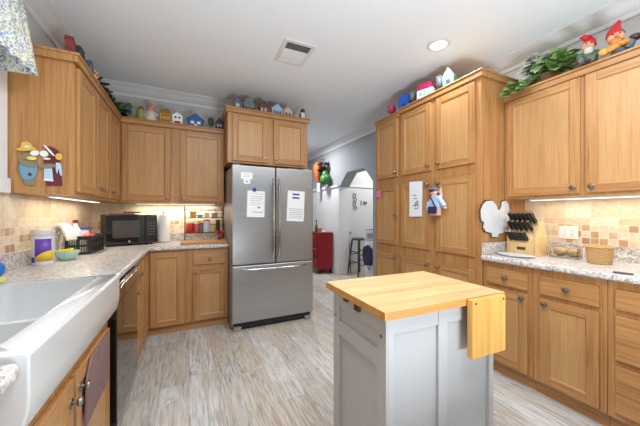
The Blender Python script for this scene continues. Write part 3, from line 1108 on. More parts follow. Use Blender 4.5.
MB().ball((.034, .004, .07), (.012, .02, .05), 0, 10).ball((-.034, .004, .07), (.012, .02, .05), 0, 10).build('wings', P('toy_black', (24, 24, 28)), t)
MB().lathe([(.009, 0), (0, .022)], (0, 0, 0), 8).build('beak', YEL, t, (0, -.028, .138), (R(90), 0, 0))

# ---- on the pantry
PX = 2.245
toy_tree('small pink toy tree at the far left end of the pantry top', (PX, 2.665, PZ - .02), .11, .18, P('toy_pink', (196, 70, 112)), P('toy_pink_trunk', (150, 60, 86)))
t = thing('toy_arch', 'royal blue rounded toy building on the pantry top', 'toy building', (PX, 2.425, PZ), R(-70), 'toy village pieces on the cabinet tops')
MB().prism([(-.07, 0), (.07, 0), (.07, .10)] + [(.07 * math.cos(a), .10 + .085 * math.sin(a)) for a in [i * math.pi / 10 for i in range(1, 10)]] + [(-.07, .10)], -.035, .035, 'xz', bev=.003).build('walls', P('royal_blue', (30, 96, 200)), t)
MB().box(-.025, .025, -.039, -.035, 0, .07).build('door', P('navy_toy', (22, 50, 120)), t)
toy_tree('grey toy tree between the blue and the white toy buildings', (PX, 2.305, PZ), .09, .175, P('toy_grey', (112, 120, 124)), TRUNK)
house('toy_house', 'white toy house with a magenta roof on the pantry top', (PX, 2.12, PZ), R(-72), .18, .08, .175, P('pale_blue_white', (206, 220, 236)), P('magenta_roof', (168, 32, 84)), rows=1, cols=3, gable=False, roofh=.35, winm=P('sky_toy_window', (150, 176, 210)), chimney=WH)
toy_tree('round grey toy tree left of the aqua toy house', (PX, 1.945, PZ), .095, .19, P('toy_grey_dark', (104, 106, 108)), TRUNK)
house('toy_house', 'tall aqua toy house at the right end of the pantry top', (PX, 1.835, PZ), R(-72), .105, .07, .20, P('aqua_toy', (104, 198, 196)), P('aqua_roof', (128, 212, 212)), rows=1, cols=1, roofh=.45)

# ---- gnomes on the right wall cabinet
GZ = 2.265
HATR, SKIN, BOOT = P('gnome_hat_red', (188, 30, 40), .4), P('gnome_skin', (214, 158, 122), .4), P('gnome_boot', (64, 44, 36), .4)
t = thing('garden_gnome', 'sitting garden gnome in a green jacket beside the potted pothos', 'gnome', (2.53, .928, GZ), R(-62))
MB().lathe([(.045, 0), (.05, .03), (.046, .09), (.03, .125), (.016, .135)], n=18).build('jacket', P('gnome_green', (76, 112, 84), .4), t)
hd = MB().ball((-.004, -.006, .155), (.034, .034, .036), 0, 16).build('head', SKIN, t)
MB().ball((-.008, -.044, .152), .010, 0, 10).build('nose', SKIN, hd)
MB().ball((-.004, -.032, .118), (.026, .018, .03), 0, 12).build('beard', P('gnome_beard', (196, 186, 176)), hd)
for sx in (-.016, .010):
    MB().ball((sx, -.036, .166), .0045, 0, 8).build('eye', P('toy_black', (24, 24, 28)), hd)
MB().tube([(.004, .004, .165), (.006, .006, .195), (-.006, .004, .222), (-.030, .0, .236), (-.046, -.002, .232)], [.038, .034, .025, .014, .008], 14).build('hat', HATR, t)
for sx in (-1, 1):
    MB().tube([(sx * .04, -.004, .108), (sx * .055, -.035, .075), (sx * .028 - .01, -.062, .065)], [.016, .015, .012], 10).build('arm', P('gnome_green', (76, 112, 84), .4), t)
    MB().tube([(sx * .022, -.02, .03), (sx * .028 - .02, -.07, .045), (sx * .03 - .04, -.095, .015)], [.022, .019, .015], 10).build('leg', P('gnome_grey_trousers', (112, 108, 106), .5), t)
    MB().ball((sx * .03 - .045, -.105, .015), (.014, .026, .014), 0, 10).build('boot', BOOT, t)
t = thing('garden_gnome', 'reclining garden gnome with orange sleeves at the right end', 'gnome', (2.53, .788, GZ), R(-66))
MB().tube([(-.015, 0, .06), (.015, .006, .05), (.04, .008, .045)], [.042, .044, .036], 14).build('jacket', P('gnome_blue_grey', (92, 108, 130), .4), t)
hd = MB().ball((-.006, -.012, .135), (.042, .040, .044), 0, 16).build('head', SKIN, t)
MB().ball((-.006, -.056, .130), .012, 0, 10).build('nose', P('gnome_nose', (206, 120, 96), .4), hd)
MB().ball((-.006, -.040, .100), (.030, .020, .024), 0, 12).build('beard', P('gnome_ginger', (190, 124, 60)), hd)
for sx in (-.022, .010):
    MB().ball((sx, -.047, .146), .005, 0, 8).build('eye', P('toy_black', (24, 24, 28)), hd)
MB().tube([(-.006, -.004, .150), (-.010, .0, .180), (-.004, .0, .210), (.008, 0, .232), (.012, 0, .246)], [.046, .038, .025, .014, .010], 14).build('hat', HATR, t)
OR = P('gnome_orange', (200, 134, 44), .4)
MB().tube([(.02, -.03, .085), (-.035, -.04, .06), (-.058, -.03, .055)], [.022, .023, .020], 12).build('sleeve', OR, t)
MB().ball((-.062, -.03, .055), (.028, .024, .026), 0, 12).build('cuff', P('gnome_gold', (214, 160, 70), .4), t)
MB().tube([(.05, -.03, .085), (.02, -.05, .075), (.0, -.05, .082)], [.018, .017, .013], 10).build('arm', OR, t)
for sx in (0, 1):
    lg = MB().tube([(.045, -.02 + .02 * sx, .05), (.062, -.03 + .02 * sx, .075), (.07, -.03 + .02 * sx, .095)], [.026, .020, .016], 10).build('leg', P('gnome_blue_grey', (92, 108, 130), .4), t)
    MB().ball((.076, -.04 + .03 * sx, .100), (.030, .018, .017), 0, 10).build('boot', BOOT, t)

# ---- right counter
CZ = .9155
RO = [(2.152, 1.217), (2.149, 1.28), (2.181, 1.33), (2.22, 1.356), (2.29, 1.36), (2.341, 1.326), (2.362, 1.287), (2.393, 1.281), (2.425, 1.321), (2.418, 1.347), (2.446, 1.36), (2.478, 1.364), (2.511, 1.335), (2.522, 1.295), (2.526, 1.242), (2.507, 1.175), (2.485, 1.142), (2.457, 1.099), (2.425, 1.085), (2.372, 1.08), (2.368, 1.054), (2.294, 1.057), (2.29, 1.089), (2.211, 1.104), (2.181, 1.136), (2.191, 1.18), (2.162, 1.192)]
t = thing('rooster_plaque', 'white rooster-shaped plaque with a dark edge hanging on the pantry side', 'plaque', (0, 1.466, 0))
cx_, cz_ = 2.36, 1.20
MB().prism([(cx_ + (x - cx_) * 1.05 - .004, cz_ + (z - cz_) * 1.05) for x, z in RO], -.006, 0, 'xz').build('backing', darkwood, t, smooth=False)
MB().prism(RO, -.0135, -.0062, 'xz').build('face', mat('crackled_white', (214, 215, 216), .5, noise=.08, nscale=18), t, smooth=False)

t = thing('knife_block', 'pale wooden knife block full of black-handled knives on the right counter', 'knife block', (2.452, 1.318, CZ), R(-90))
KW = .098
MB().prism([(.004, 0), (.004, .108), (.022, .12), (.066, .262), (.088, .262), (.192, 0)], -KW, KW, 'yz', bev=.003).build('block', blockw, t)
MB().box(-KW + .006, KW - .006, -.004, .0035, .008, .098, 0, .002).build('front_panel', blockw, t)
MB().box(-.032, .032, -.0055, -.0042, .042, .066).build('label_plate', P('label_brown', (84, 66, 52)), t)
for sx in (-1, 1):
    MB().prism([(-.002, 0), (-.002, .15), (.03, .2), (.066, .272), (.09, .272), (.2, 0)], sx * KW + (0 if sx > 0 else -.014), sx * KW + (.014 if sx > 0 else 0), 'yz', bev=.002).build('side_panel', blockw, t)
KB = MB().box(-.0105, .0105, -.015, .015, .018, .122, 0, .005).bm
KH = bpy.data.meshes.new('handle'); KB.to_mesh(KH); KB.free(); KH.materials.append(mat('knife_handle_black', (34, 33, 34), .35))
KB = MB().box(-.0065, .0065, -.011, .011, .0, .018).box(-.0085, .0085, -.012, .012, .120, .1245).bm
KS = bpy.data.meshes.new('bolster'); KB.to_mesh(KS); KB.free(); KS.materials.append(CHROME)


def knife(label, group, lx, ly, lz, s):
    # local block point -> world: Rz(-90): (x, y) -> (y, -x)
    o = thing('kitchen_knife', label, 'knife', (2.452 + ly, 1.318 - lx, CZ + lz), R(-90), group)
    o.rotation_euler = (R(43), 0, R(-90))
    o.scale = (s, s, s)
    for n_, me in (('handle', KH), ('bolster', KS)):
        c = bpy.data.objects.new(n_, me)
        C.objects.link(c)
        c.parent = o


for i in range(6):
    knife('black-handled steak knife in the lowest row of the wooden knife block', 'steak knives in the lowest row of the block', -.078 + .024 * i, .014, .112, .92)
for i in range(5):
    knife('black-handled knife in the middle row of the wooden knife block', 'knives in the middle row of the block', -.078 + .036 * i, .036, .192, .95)
for i in range(6):
    knife('large black-handled knife in the top row of the wooden knife block', 'knives in the top row of the block', -.080 + .032 * i, .058, .252, 1.05)

t = tag(MB().lathe([(.0, .0), (.8, .0), (1.0, .010), (1.0, .014), (.86, .008), (0, .006)], n=32, sx=.088, sy=.135).build('oval_platter', mat('platter_white', (214, 216, 220), .25), None, (2.335, 1.298, CZ)),
        'shallow oval white platter lying in front of the knife block', 'platter')
t = thing('glass_dish', 'clear rectangular glass dish holding potatoes beside the knife block', 'dish', (2.60, 1.085, CZ), R(-90))
ob = MB().prism([(-.085, 0), (.085, 0), (.102, .085), (-.102, .085)], -.06, .06, 'xz', bev=.006).build('bowl', GLASS, t)
ci = MB().prism([(-.078, .006), (.078, .006), (.098, .10), (-.098, .10)], -.053, .053, 'xz', bev=.004).build('c', GLASS, t)
boolean(ob, [ci])
POT = mat('potato_skin', (190, 156, 116), .75, noise=.14, nscale=40)
tag(MB().ball((0, 0, 0), (.032, .046, .030), 0, 16).build('potato', POT, None, (2.60, 1.122, CZ + .037), (0, 0, R(15))), 'smaller left potato in the glass dish', 'potato', 'potatoes in the glass dish')
tag(MB().ball((0, 0, 0), (.034, .052, .031), 0, 16).build('potato', POT, None, (2.595, 1.035, CZ + .038), (0, R(5), R(-12))), 'longer right potato in the glass dish', 'potato', 'potatoes in the glass dish')


def weave():
    k = NT('woven_straw')
    tc = k.n('ShaderNodeTexCoord')
    sp_ = k.n('ShaderNodeSeparateXYZ')
    k.l(tc.outputs['Object'], sp_.inputs[0])
    an = k.math('ARCTAN2', sp_.outputs['Y'], sp_.outputs['X'])
    a = k.math('SINE', k.math('MULTIPLY', an, 24.))
    b = k.math('SINE', k.math('MULTIPLY', sp_.outputs['Z'], 330.))
    f = k.math('ADD', k.math('MULTIPLY', k.math('MULTIPLY', a, b), .5), .5)
    k.l(k.ramp(f, [(.1, (160, 112, 66)), (.55, (216, 174, 116))]), k.b.inputs['Base Color'])
    k.b.inputs['Roughness'].default_value = .7
    bp = k.n('ShaderNodeBump')
    bp.inputs['Strength'].default_value = .5
    bp.inputs['Distance'].default_value = .004
    k.l(f, bp.inputs['Height'])
    k.l(bp.outputs['Normal'], k.b.inputs['Normal'])
    return k.m


WV = weave()
t = thing('woven_basket', 'round tan woven basket on the right counter', 'basket', (2.50, .862, CZ))
MB().lathe([(.057, 0), (.062, .01), (.072, .114), (.067, .114), (.058, .012), (0, .01)], n=40).build('basket_wall', WV, t)
rm = MB()
rm.tube([((.074 * math.cos(2 * math.pi * i / 40)), .074 * math.sin(2 * math.pi * i / 40), .114) for i in range(41)], .006, 8)
rm.build('rim', WV, t)
tag(MB().box(-.013, .013, -.038, .038, 0, .009, 0, .003).build('small_bar', P('dark_brown_bar', (92, 76, 66)), None, (2.185, .655, CZ), (0, 0, R(4))), 'small flat dark bar lying at the front edge of the right counter', 'bar')
t = thing('switch_plate', 'wide white switch and outlet plate on the tiled right wall', 'outlet', (XR - .013, 1.14, 1.10), R(-90))
MB().box(-.062, .062, -.006, 0, -.052, .052, 0, .003).build('plate', WH, t)
MB().box(-.042, -.012, -.010, -.006, -.034, .034, 0, .003).build('rocker', WHITEP, t)
oo = MB().box(.012, .042, -.009, -.006, -.034, .034, 0, .003).build('outlet', WHITEP, t)
b = MB()
for z in (-.02, .012):
    b.box(.019, .0215, -.0096, -.009, z, z + .009).box(.030, .0325, -.0096, -.009, z, z + .009)
b.build('slots', P('slot_grey', (120, 118, 112)), oo)

# ---- hung on the pantry doors
TW = mat('white_tea_towel', (228, 231, 236), .9, noise=.02)
t = thing('tea_towel', 'white printed tea towel hanging on the pantry door', 'towel', (2.1475, 2.17, 1.22), R(-90))
MB().prism([(-.09, .0), (.088, .004), (.092, .365), (-.086, .375)], -.004, 0, 'xz').build('cloth', TW, t, smooth=False)
b = MB()
for (x, z, rx, rz_) in ((-.01, .225, .030, .006), (.002, .19, .034, .005), (.0, .13, .010, .030), (.02, .14, .008, .028), (.035, .12, .007, .03), (-.02, .12, .02, .006), (.01, .085, .03, .006), (.03, .16, .02, .006)):
    b.prism([(x + rx * math.cos(a), z + rz_ * math.sin(a)) for a in [i * math.pi / 6 for i in range(12)]], -.0046, -.004, 'xz')
b.build('print', P('print_grey', (128, 132, 130)), t)
t = thing('cloth_doll', 'hanging cloth doll in a cap and blue shirt with a navy bag', 'doll', (2.143, 1.885, 1.235), R(-90))
LB = mat('pale_blue_shirt', (176, 194, 226), .9, noise=.12, nscale=120)
PK = P('peach_cloth', (226, 186, 166), .9)
NV = P('navy_cloth', (36, 42, 72), .8)
MB().prism([(-.055, .055), (.05, .055), (.058, .10), (.045, .165), (.018, .195), (-.025, .195), (-.05, .17)], -.05, -.012, 'xz', bev=.012, seg=3).build('shirt', LB, t)
MB().prism([(-.055, .0), (.055, .0), (.056, .07), (-.058, .07)], -.042, -.012, 'xz', bev=.008).build('trousers', PK, t)
MB().tube([(-.04, -.03, .175), (-.07, -.035, .12), (-.085, -.035, .07)], [.02, .022, .018], 10).build('sleeve', LB, t)
MB().tube([(.035, -.03, .175), (.075, -.035, .13), (.110, -.035, .085)], [.02, .024, .022], 10).build('sleeve', LB, t)
MB().ball((-.088, -.035, .055), .014, 0, 10).build('hand', PK, t)
MB().ball((.118, -.035, .072), .014, 0, 10).build('hand', PK, t)
hd = MB().ball((-.012, -.034, .222), (.038, .022, .036), 0, 14).build('head', PK, t)
MB().ball((-.02, -.057, .212), .005, 0, 8).build('nose', PK, hd)
MB().ball((-.01, -.036, .246), (.046, .026, .026), 0, 14).build('cap', P('cap_grey', (108, 112, 122), .9), t)
MB().ball((-.022, -.058, .238), (.038, .016, .012), 0, 12).build('cap_brim', P('cap_navy', (38, 40, 58), .9), t)
MB().prism([(-.062, .018), (.034, .018), (.038, .085), (-.060, .085)], -.064, -.050, 'xz', bev=.005).build('bag', NV, t)
MB().tube([(-.04, -.055, .18), (-.01, -.058, .14), (.02, -.058, .085)], .006, 6).build('strap', NV, t)
MB().tube([(.03, -.02, .22), (.05, -.016, .25), (.05, -.014, .20), (.055, -.018, .15)], [.012, .015, .016, .01], 8).build('pink_ribbon', PK, t)
MB().tube([(.01, -.02, .255), (.006, -.016, .31), (-.002, -.018, .312), (.0, -.02, .255)], .002, 5).build('hanging_loop', NV, t)
tag(MB().box(-.045, .045, -.004, 0, -.042, .042, 0, .0015).build('sticky_note', P('bright_pink', (236, 120, 168), .8), None, (2.151, 2.80, 1.50), (0, R(12), R(-90))), 'tilted bright pink note on the narrow pantry door', 'note')

# ---- painted wooden figures on the end of the left cabinet
def flat_figure(name, label, ctr, shapes):
    """shapes: (name, material, layer, outline in photo-like units around the figure's centre)"""
    t = thing(name, label, 'wall figure', (ctr[0], 2.2695, ctr[1]))
    k = .00077
    for nm, mt, lay, pts in shapes:
        MB().prism([(x * k, -z * .00090) for x, z in pts], -.004 - .0035 * (lay + 1), -.0035 * lay, 'xz', bev=.0012, seg=1).build(nm, mt, t)
    return t


def el(cx, cy, rx, ry, n=16, a0=0.):
    return [(cx + rx * math.cos(2 * math.pi * i / n) * math.cos(a0) - ry * math.sin(2 * math.pi * i / n) * math.sin(a0),
             cy + rx * math.cos(2 * math.pi * i / n) * math.sin(a0) + ry * math.sin(2 * math.pi * i / n) * math.cos(a0)) for i in range(n)]


OLV, STR, OVB, MAR, EYE = P('olive_grey_paint', (136, 124, 96)), P('straw_yellow', (218, 178, 72)), P('denim_blue_paint', (110, 152, 178)), P('maroon_paint', (104, 36, 48)), P('eye_white', (236, 232, 226))
LBL = P('pale_blue_paint', (176, 206, 226))
flat_figure('wooden_figure', 'painted wooden crow in a yellow hat and blue overalls on the cabinet end', (-.881, 1.553), [
    ('body', OLV, 0, [(-52, -30), (-30, -70), (10, -82), (45, -70), (58, -30), (55, 20), (30, 60), (40, 130), (50, 142), (-10, 145), (-28, 120), (-48, 60), (-68, 48), (-72, 36), (-54, 30)]),
    ('overalls', OVB, 1, [(-50, 0), (-20, 14), (56, 10), (54, 50), (40, 95), (20, 108), (-22, 108), (-42, 70)]),
    ('arm', OLV, 2, el(5, 0, 56, 20, a0=.25)),
    ('collar', P('pale_yellow_paint', (226, 214, 120)), 3, el(26, -38, 30, 13)),
    ('eye', EYE, 1, el(40, -76, 27, 19, a0=-.2)),
    ('patch', MAR, 2, el(14, 70, 11, 11)),
    ('hat_brim', STR, 3, el(-5, -98, 60, 13, a0=-.12)),
    ('hat_crown', STR, 2, [(-42, -98), (-34, -142), (0, -150), (26, -132), (30, -100)]),
    ('hat_band', P('band_white', (226, 222, 210)), 4, el(2, -112, 22, 8))])
flat_figure('wooden_figure', 'painted wooden crow in a maroon dress and white apron on the cabinet end', (-.772, 1.553), [
    ('dress', MAR, 0, [(-48, -40), (-20, -62), (30, -70), (52, -40), (50, 20), (62, 90), (66, 138), (-28, 142), (-40, 100), (-45, 30)]),
    ('apron', LBL, 1, [(-46, 20), (2, 22), (10, 104), (-46, 100)]),
    ('apron_hem', EYE, 2, [(-46, 96), (10, 98), (12, 112), (-46, 110)]),
    ('arm', OLV, 2, el(-22, 8, 54, 17, a0=-.15)),
    ('bow', LBL, 2, [(28, -20), (52, -18), (60, 0), (66, 70), (54, 68), (44, 20), (34, 60), (26, 20)]),
    ('eye', EYE, 1, el(-46, -76, 26, 22)),
    ('bonnet', MAR, 1, el(10, -92, 52, 28, a0=.6)),
    ('bonnet_stripe', EYE, 2, el(-14, -100, 50, 7, a0=.85)),
    ('flower', STR, 2, el(46, -62, 22, 24)),
    ('collar', EYE, 2, el(-28, -42, 22, 7))])

# ---- left counter
tag(MB().ball((0, 0, 0), .05, 0, 20).build('ball', P('shiny_blue', (40, 110, 190), .2), None, (-.902, 1.965, CZ + .05)), 'shiny blue ball at the left edge of the photo behind the sink', 'ball')
tag(MB().box(-.045, .045, -.03, .03, 0, .022, 0, .006).build('sponge', P('yellow_green_sponge', (206, 204, 120), .95), None, (-.86, 1.885, CZ), (0, 0, R(20))), 'flat yellow-green sponge beside the blue ball', 'sponge')
t = thing('plastic_tub', 'white lidded plastic tub with a purple and yellow label', 'tub', (-.872, 2.43, CZ), R(24))
PLW = mat('tub_white', (222, 222, 226), .35, noise=.02)
MB().lathe([(.050, 0), (.054, .008), (.056, .185), (.054, .192)], n=36).build('tub', PLW, t)
MB().lathe([(.058, .190), (.059, .194), (.059, .228), (.056, .233), (0, .233)], n=36).build('lid', P('tub_lid_grey', (204, 202, 200), .4), t)


def wrap(name, m, parent, r, a0, a1, fz0, fz1, n=14):
    b = MB()
    vs = []
    for i in range(n + 1):
        q = i / n
        a = a0 + (a1 - a0) * q
        vs.append([b.bm.verts.new((r * math.cos(a), r * math.sin(a), z)) for z in (fz0(q), fz1(q))])
    for i in range(n):
        b.bm.faces.new([vs[i][0], vs[i + 1][0], vs[i + 1][1], vs[i][1]])
    o = b.build(name, m, parent)
    md_ = o.modifiers.new('thick', 'SOLIDIFY')
    md_.thickness = .001
    md_.offset = 1
    return o


wrap('label', P('label_purple', (104, 66, 170), .4), t, .0574, R(-135), R(-52), lambda q: .045, lambda q: .172)
wrap('label_accent', P('label_yellow', (228, 190, 50), .4), t, .0590, R(-135), R(-40), lambda q: .03, lambda q: .05 + .07 * q * (1.6 - q))
wrap('label_band', P('label_blue', (40, 70, 160), .4), t, .0574, R(-160), R(-137), lambda q: .02, lambda q: .055)
t = thing('dish_bowl', 'pale mint green oval bowl beside the white plastic tub', 'bowl', (-.805, 2.60, CZ), R(-25))
MB().lathe([(.04, 0), (.054, .008), (.076, .05), (.080, .066), (.075, .066), (.070, .05), (.046, .014), (0, .012)], n=32, sy=.82).build('bowl', P('mint_green', (176, 212, 198), .35), t)
tag(MB().box(-.045, .045, -.028, .028, 0, .03, 0, .008).build('sponge', P('lemon_sponge', (232, 206, 70), .95), None, (-.812, 2.60, CZ + .048), (0, R(-8), R(-10))), 'lemon yellow sponge resting in the mint bowl', 'sponge')
t = thing('draped_cloth', 'white cloth draped over a low stand behind the mint bowl', 'cloth', (-.885, 2.745, CZ), R(-30))
pts = [(-.05, 0), (-.055, .10), (-.048, .2), (-.02, .255), (.02, .265), (.055, .24), (.085, .19), (.10, .14), (.088, .13), (.07, .17), (.045, .215), (.018, .238), (-.01, .23), (-.03, .19), (-.036, .10), (-.032, 0)]
MB().prism(pts, -.04, .04, 'xz', bev=.005).build('cloth', mat('terry_white', (222, 224, 220), .95, noise=.12, nscale=130, bump=.6), t)
MB().tube([(-.025, 0, .0), (-.025, 0, .17), (.0, 0, .215), (.03, 0, .2)], .008, 8).build('stand', CHROME, t)

# black crate
t = thing('storage_crate', 'black latticed plastic crate on the left counter', 'crate', (-.90, 2.868, CZ), R(0))
CW, CD, CH = .165, .385, .148
b = MB()
b.box(0, CW, 0, CD, 0, .008)
for z in (.006, .066, .122):
    hgt = .026 if z > .1 else .014
    b.box(0, CW, 0, .006, z, z + hgt).box(0, CW, CD - .006, CD, z, z + hgt)
    b.box(0, .006, .006, CD - .006, z, z + hgt).box(CW - .006, CW, .006, CD - .006, z, z + hgt)
for i in range(3):
    x = (CW - .022) * i / 2
    b.box(x, x + .022, -.001, .007, 0, CH).box(x, x + .022, CD - .007, CD + .001, 0, CH)
for i in range(5):
    y = (CD - .022) * i / 4
    b.box(-.001, .007, y, y + .022, 0, CH).box(CW - .007, CW + .001, y, y + .022, 0, CH)
for i in range(10):
    x = .012 + i * .0155
    b.box(x, x + .004, .001, .005, .01, CH - .02)
for i in range(24):
    y = .014 + i * .0155
    b.box(CW - .005, CW - .001, y, y + .004, .01, CH - .02)
b.build('lattice', mat('crate_black', (38, 35, 34), .5), t, smooth=False)
for (y0, y1) in ((-.003, .009), (CD - .009, CD + .003)):
    MB().box(-.004, CW + .004, y0, y1, CH - .006, CH + .004, 0, .002).build('rim', mat('crate_black', (38, 35, 34), .5), t)
for (x0, x1) in ((-.004, .009), (CW - .009, CW + .004)):
    MB().box(x0, x1, -.003, CD + .003, CH - .006, CH + .004, 0, .002).build('rim', mat('crate_black', (38, 35, 34), .5), t)
BZ = CZ + .0085
t = thing('jug', 'white plastic jug with a dark red cap standing in the black crate', 'bottle', (-.855, 2.945, BZ))
MB().lathe([(.036, 0), (.040, .01), (.040, .15), (.034, .19), (.016, .225), (.014, .25)], n=20).build('body', WH, t)
MB().lathe([(.018, .25), (.018, .275), (0, .278)], n=16).build('cap', P('dark_red_cap', (116, 40, 40)), t)
t = thing('jar', 'white jar with a blue lid standing in the black crate', 'jar', (-.855, 3.115, BZ))
MB().lathe([(.042, 0), (.044, .01), (.044, .17), (.040, .185)], n=20).build('body', PLW, t)
MB().lathe([(.046, .186), (.046, .21), (0, .213)], n=20).build('lid', P('lid_blue', (70, 92, 170)), t)
pk = MB().ball((0, 0, 0), (.040, .11, .034), 0, 16).build('snack_bag', mat('red_wrapper', (200, 50, 48), .3, noise=.4, nscale=18), None, (-.785, 3.03, BZ + .128))
tag(pk, 'shiny red snack bag lying on top in the black crate', 'bag')
bx = MB().box(-.035, .035, -.13, .13, 0, .0935, 0, .004).build('box', P('pale_carton', (214, 206, 196)), None, (-.785, 3.06, BZ))
tag(bx, 'pale carton under the red snack bag in the crate', 'box')

# microwave
MA = math.atan2(.18, .43)
t = thing('microwave', 'black microwave oven standing across the left counter corner', 'microwave', (-.76, 3.42, CZ), MA)
MWW = .466
MB().box(0, MWW, .006, .235, .014, .328, 0, .006).build('case', BLACK, t)
dr = MB().box(0, .345, -.016, .0055, .016, .326, 0, .004).build('door', BLACKG, t)
MB().box(.055, .295, -.0175, -.0162, .085, .265).build('door_window', mat('microwave_glass', (74, 68, 66), .12), dr)
cp = MB().box(.349, MWW, -.014, .0055, .016, .326, 0, .004).build('control_panel', BLACKG, t)
MB().box(.37, .45, -.0155, -.0142, .27, .295).build('display', mat('display_dark', (34, 44, 48), .2), cp)
BTN = P('button_grey', (70, 70, 72))
for r in range(5):
    for c in range(3):
        MB().box(.372 + c * .027, .392 + c * .027, -.0155, -.0142, .10 + r * .03, .118 + r * .03).build('button', BTN, cp)
MB().lathe([(.011, 0), (.011, .002), (0, .003)], n=14).build('emblem', CHROME, dr, (.2, -.0163, .045), (R(90), 0, 0))
for (x, y) in ((.04, .03), (.42, .03), (.04, .20), (.42, .20)):
    MB().lathe([(.012, 0), (.012, .0145)], (x, y, 0), 10).build('foot', BLACK, t)
ca, sa = math.cos(MA), math.sin(MA)


def on_mw(x, y):
    return (-.76 + ca * x - sa * y, 3.42 + sa * x + ca * y)


x, y = on_mw(.16, .10)
tag(MB().box(-.10, .10, -.07, .07, 0, .016, 0, .002).build('magazine', P('muted_red_cover', (150, 84, 76)), None, (x, y, CZ + .3285), (0, 0, MA)), 'muted red magazine lying on the microwave', 'magazine')
x, y = on_mw(.25, .09)
tag(MB().box(-.07, .07, -.04, .04, 0, .014, 0, .003).build('dark_pouch', P('dark_brown_pouch', (74, 50, 44)), None, (x, y, CZ + .3455), (0, 0, MA + .2)), 'small dark brown pouch on top of the red magazine', 'pouch')
t = thing('paper_towel_roll', 'white paper towel roll standing right of the microwave', 'paper towel', (-.272, 3.742, CZ))
MB().lathe([(.070, 0), (.070, .010)], n=28).build('base', CHROME, t)
MB().lathe([(.020, .011), (.066, .011), (.067, .018), (.067, .315), (.066, .322), (.020, .322)], n=32).build('roll', mat('paper_towel_white', (236, 234, 228), .95, noise=.02, bump=.2, nscale=90), t)
MB().lathe([(.006, .010), (.006, .34), (.012, .345), (.012, .356), (0, .36)], n=14).build('post', CHROME, t)

# cutting board, rack and its goods
bd = MB().box(-.24, .24, -.13, .13, 0, .030, 0, .006).build('cutting_board', boardw, None, (.155, 3.405, CZ), (0, 0, R(.5)))
tag(bd, 'thick wooden cutting board on the counter left of the refrigerator', 'cutting board')
t = thing('wire_rack', 'dark wire countertop shelf rack against the tiled back wall', 'rack', (-.045, 3.62, CZ))
RW, RD, RH = .435, .15, .43
IRON = P('dark_iron', (52, 46, 42), .45)
for x in (0, RW):
    for y in (0, RD):
        MB().tube([(x, y, 0), (x, y, RH)], .006, 8).build('post', IRON, t)
SH = [.105, .285]
for z in SH:
    b = MB()
    b.tube([(0, 0, z), (RW, 0, z)], .0045).tube([(0, RD, z), (RW, RD, z)], .0045).tube([(0, 0, z), (0, RD, z)], .0045).tube([(RW, 0, z), (RW, RD, z)], .0045)
    for i in range(9):
        b.tube([(0, .015 + i * .015, z), (RW, .015 + i * .015, z)], .002, 5)
    b.build('shelf', IRON, t)
b = MB()
for z in (.36, RH - .012):
    b.tube([(0, RD, z), (RW, RD, z)], .004).tube([(0, 0, z), (0, RD, z)], .004).tube([(RW, 0, z), (RW, RD, z)], .004)
b.build('guard_rail', P('rail_white', (226, 224, 220), .4), t)
b = MB()
for i in range(6):
    x = RW * i / 5
    pts = [(x, RD, .29 + .014 * k_) for k_ in range(10)]
    b.tube([(p[0] + .012 * math.sin(k_ * .7 + i), p[1], p[2]) for k_, p in enumerate(pts)], .002, 5)
b.build('scroll_back', IRON, t)
RX, RY, RZ = -.045, 3.62, CZ


def can(label, x, z, r, h, m, lid=None, cat='can', name='tin_can', y=.075):
    t = thing(name, label, cat, (RX + x, RY + y, RZ + z + .005))
    MB().lathe([(r * .96, 0), (r, .004), (r, h * .86), (r * .96, h * .88)], n=20).build('body', m, t)
    MB().lathe([(r * 1.02, h * .885), (r * 1.02, h * .99), (0, h)], n=20).build('lid', lid or CHROME, t)
    return t


can('red tin at the left end of the lower rack shelf', .055, SH[0], .045, .12, P('tin_red', (196, 40, 40), .35), P('tin_yellow', (226, 180, 60), .4))
can('pink-red tin right of the red one on the lower rack shelf', .130, SH[0], .030, .10, P('tin_pink_red', (206, 90, 96), .35))
can('dark grey spice jar in the middle of the lower rack shelf', .180, SH[0], .022, .11, P('spice_grey', (112, 110, 120), .35), P('tin_dark', (50, 46, 50)))
can('blue and white canister with a magenta lid on the lower rack shelf', .243, SH[0], .038, .155, P('canister_blue_white', (204, 212, 232), .35, noise=.2, nscale=60), P('lid_magenta', (186, 50, 110), .4), 'canister', 'canister')
can('yellow-green jar on the lower rack shelf', .315, SH[0], .030, .10, P('jar_yellow_green', (206, 196, 110), .3), P('olive_lid', (120, 124, 60)), 'jar', 'jar')
can('small dark bottle at the right of the lower rack shelf', .375, SH[0], .026, .15, P('bottle_dark', (62, 56, 44), .2), P('tin_dark', (50, 46, 50)), 'bottle', 'bottle')
pb = MB().box(-.035, .035, -.03, .03, 0, .075, 0, .004).build('carton', P('amber_carton', (222, 166, 92)), None, (RX + .09, RY + .085, RZ + SH[1] + .005))
tag(pb, 'small amber carton on the upper rack shelf', 'carton')
t = thing('bowl', 'light blue bowl on the upper rack shelf', 'bowl', (RX + .165, RY + .07, RZ + SH[1] + .005))
MB().lathe([(.022, 0), (.042, .03), (.044, .034), (.040, .034), (.02, .006), (0, .005)], n=20).build('bowl', P('bowl_blue', (110, 176, 206), .35), t)
can('short grey tin on the upper rack shelf', .335, SH[1], .036, .06, P('tin_grey', (150, 154, 158), .4))
can('cream tin in the middle of the upper rack shelf', .245, SH[1], .030, .055, P('tin_cream', (228, 222, 208), .4))
t = thing('flower_vase', 'red artificial flowers in a small dark red vase on the cutting board', 'flowers', (.325, 3.455, CZ + .0305))
MB().lathe([(.014, 0), (.022, .015), (.018, .04), (.010, .055), (.013, .06)], n=16).build('vase', P('vase_dark_red', (120, 30, 44), .25), t)
b, c = MB(), MB()
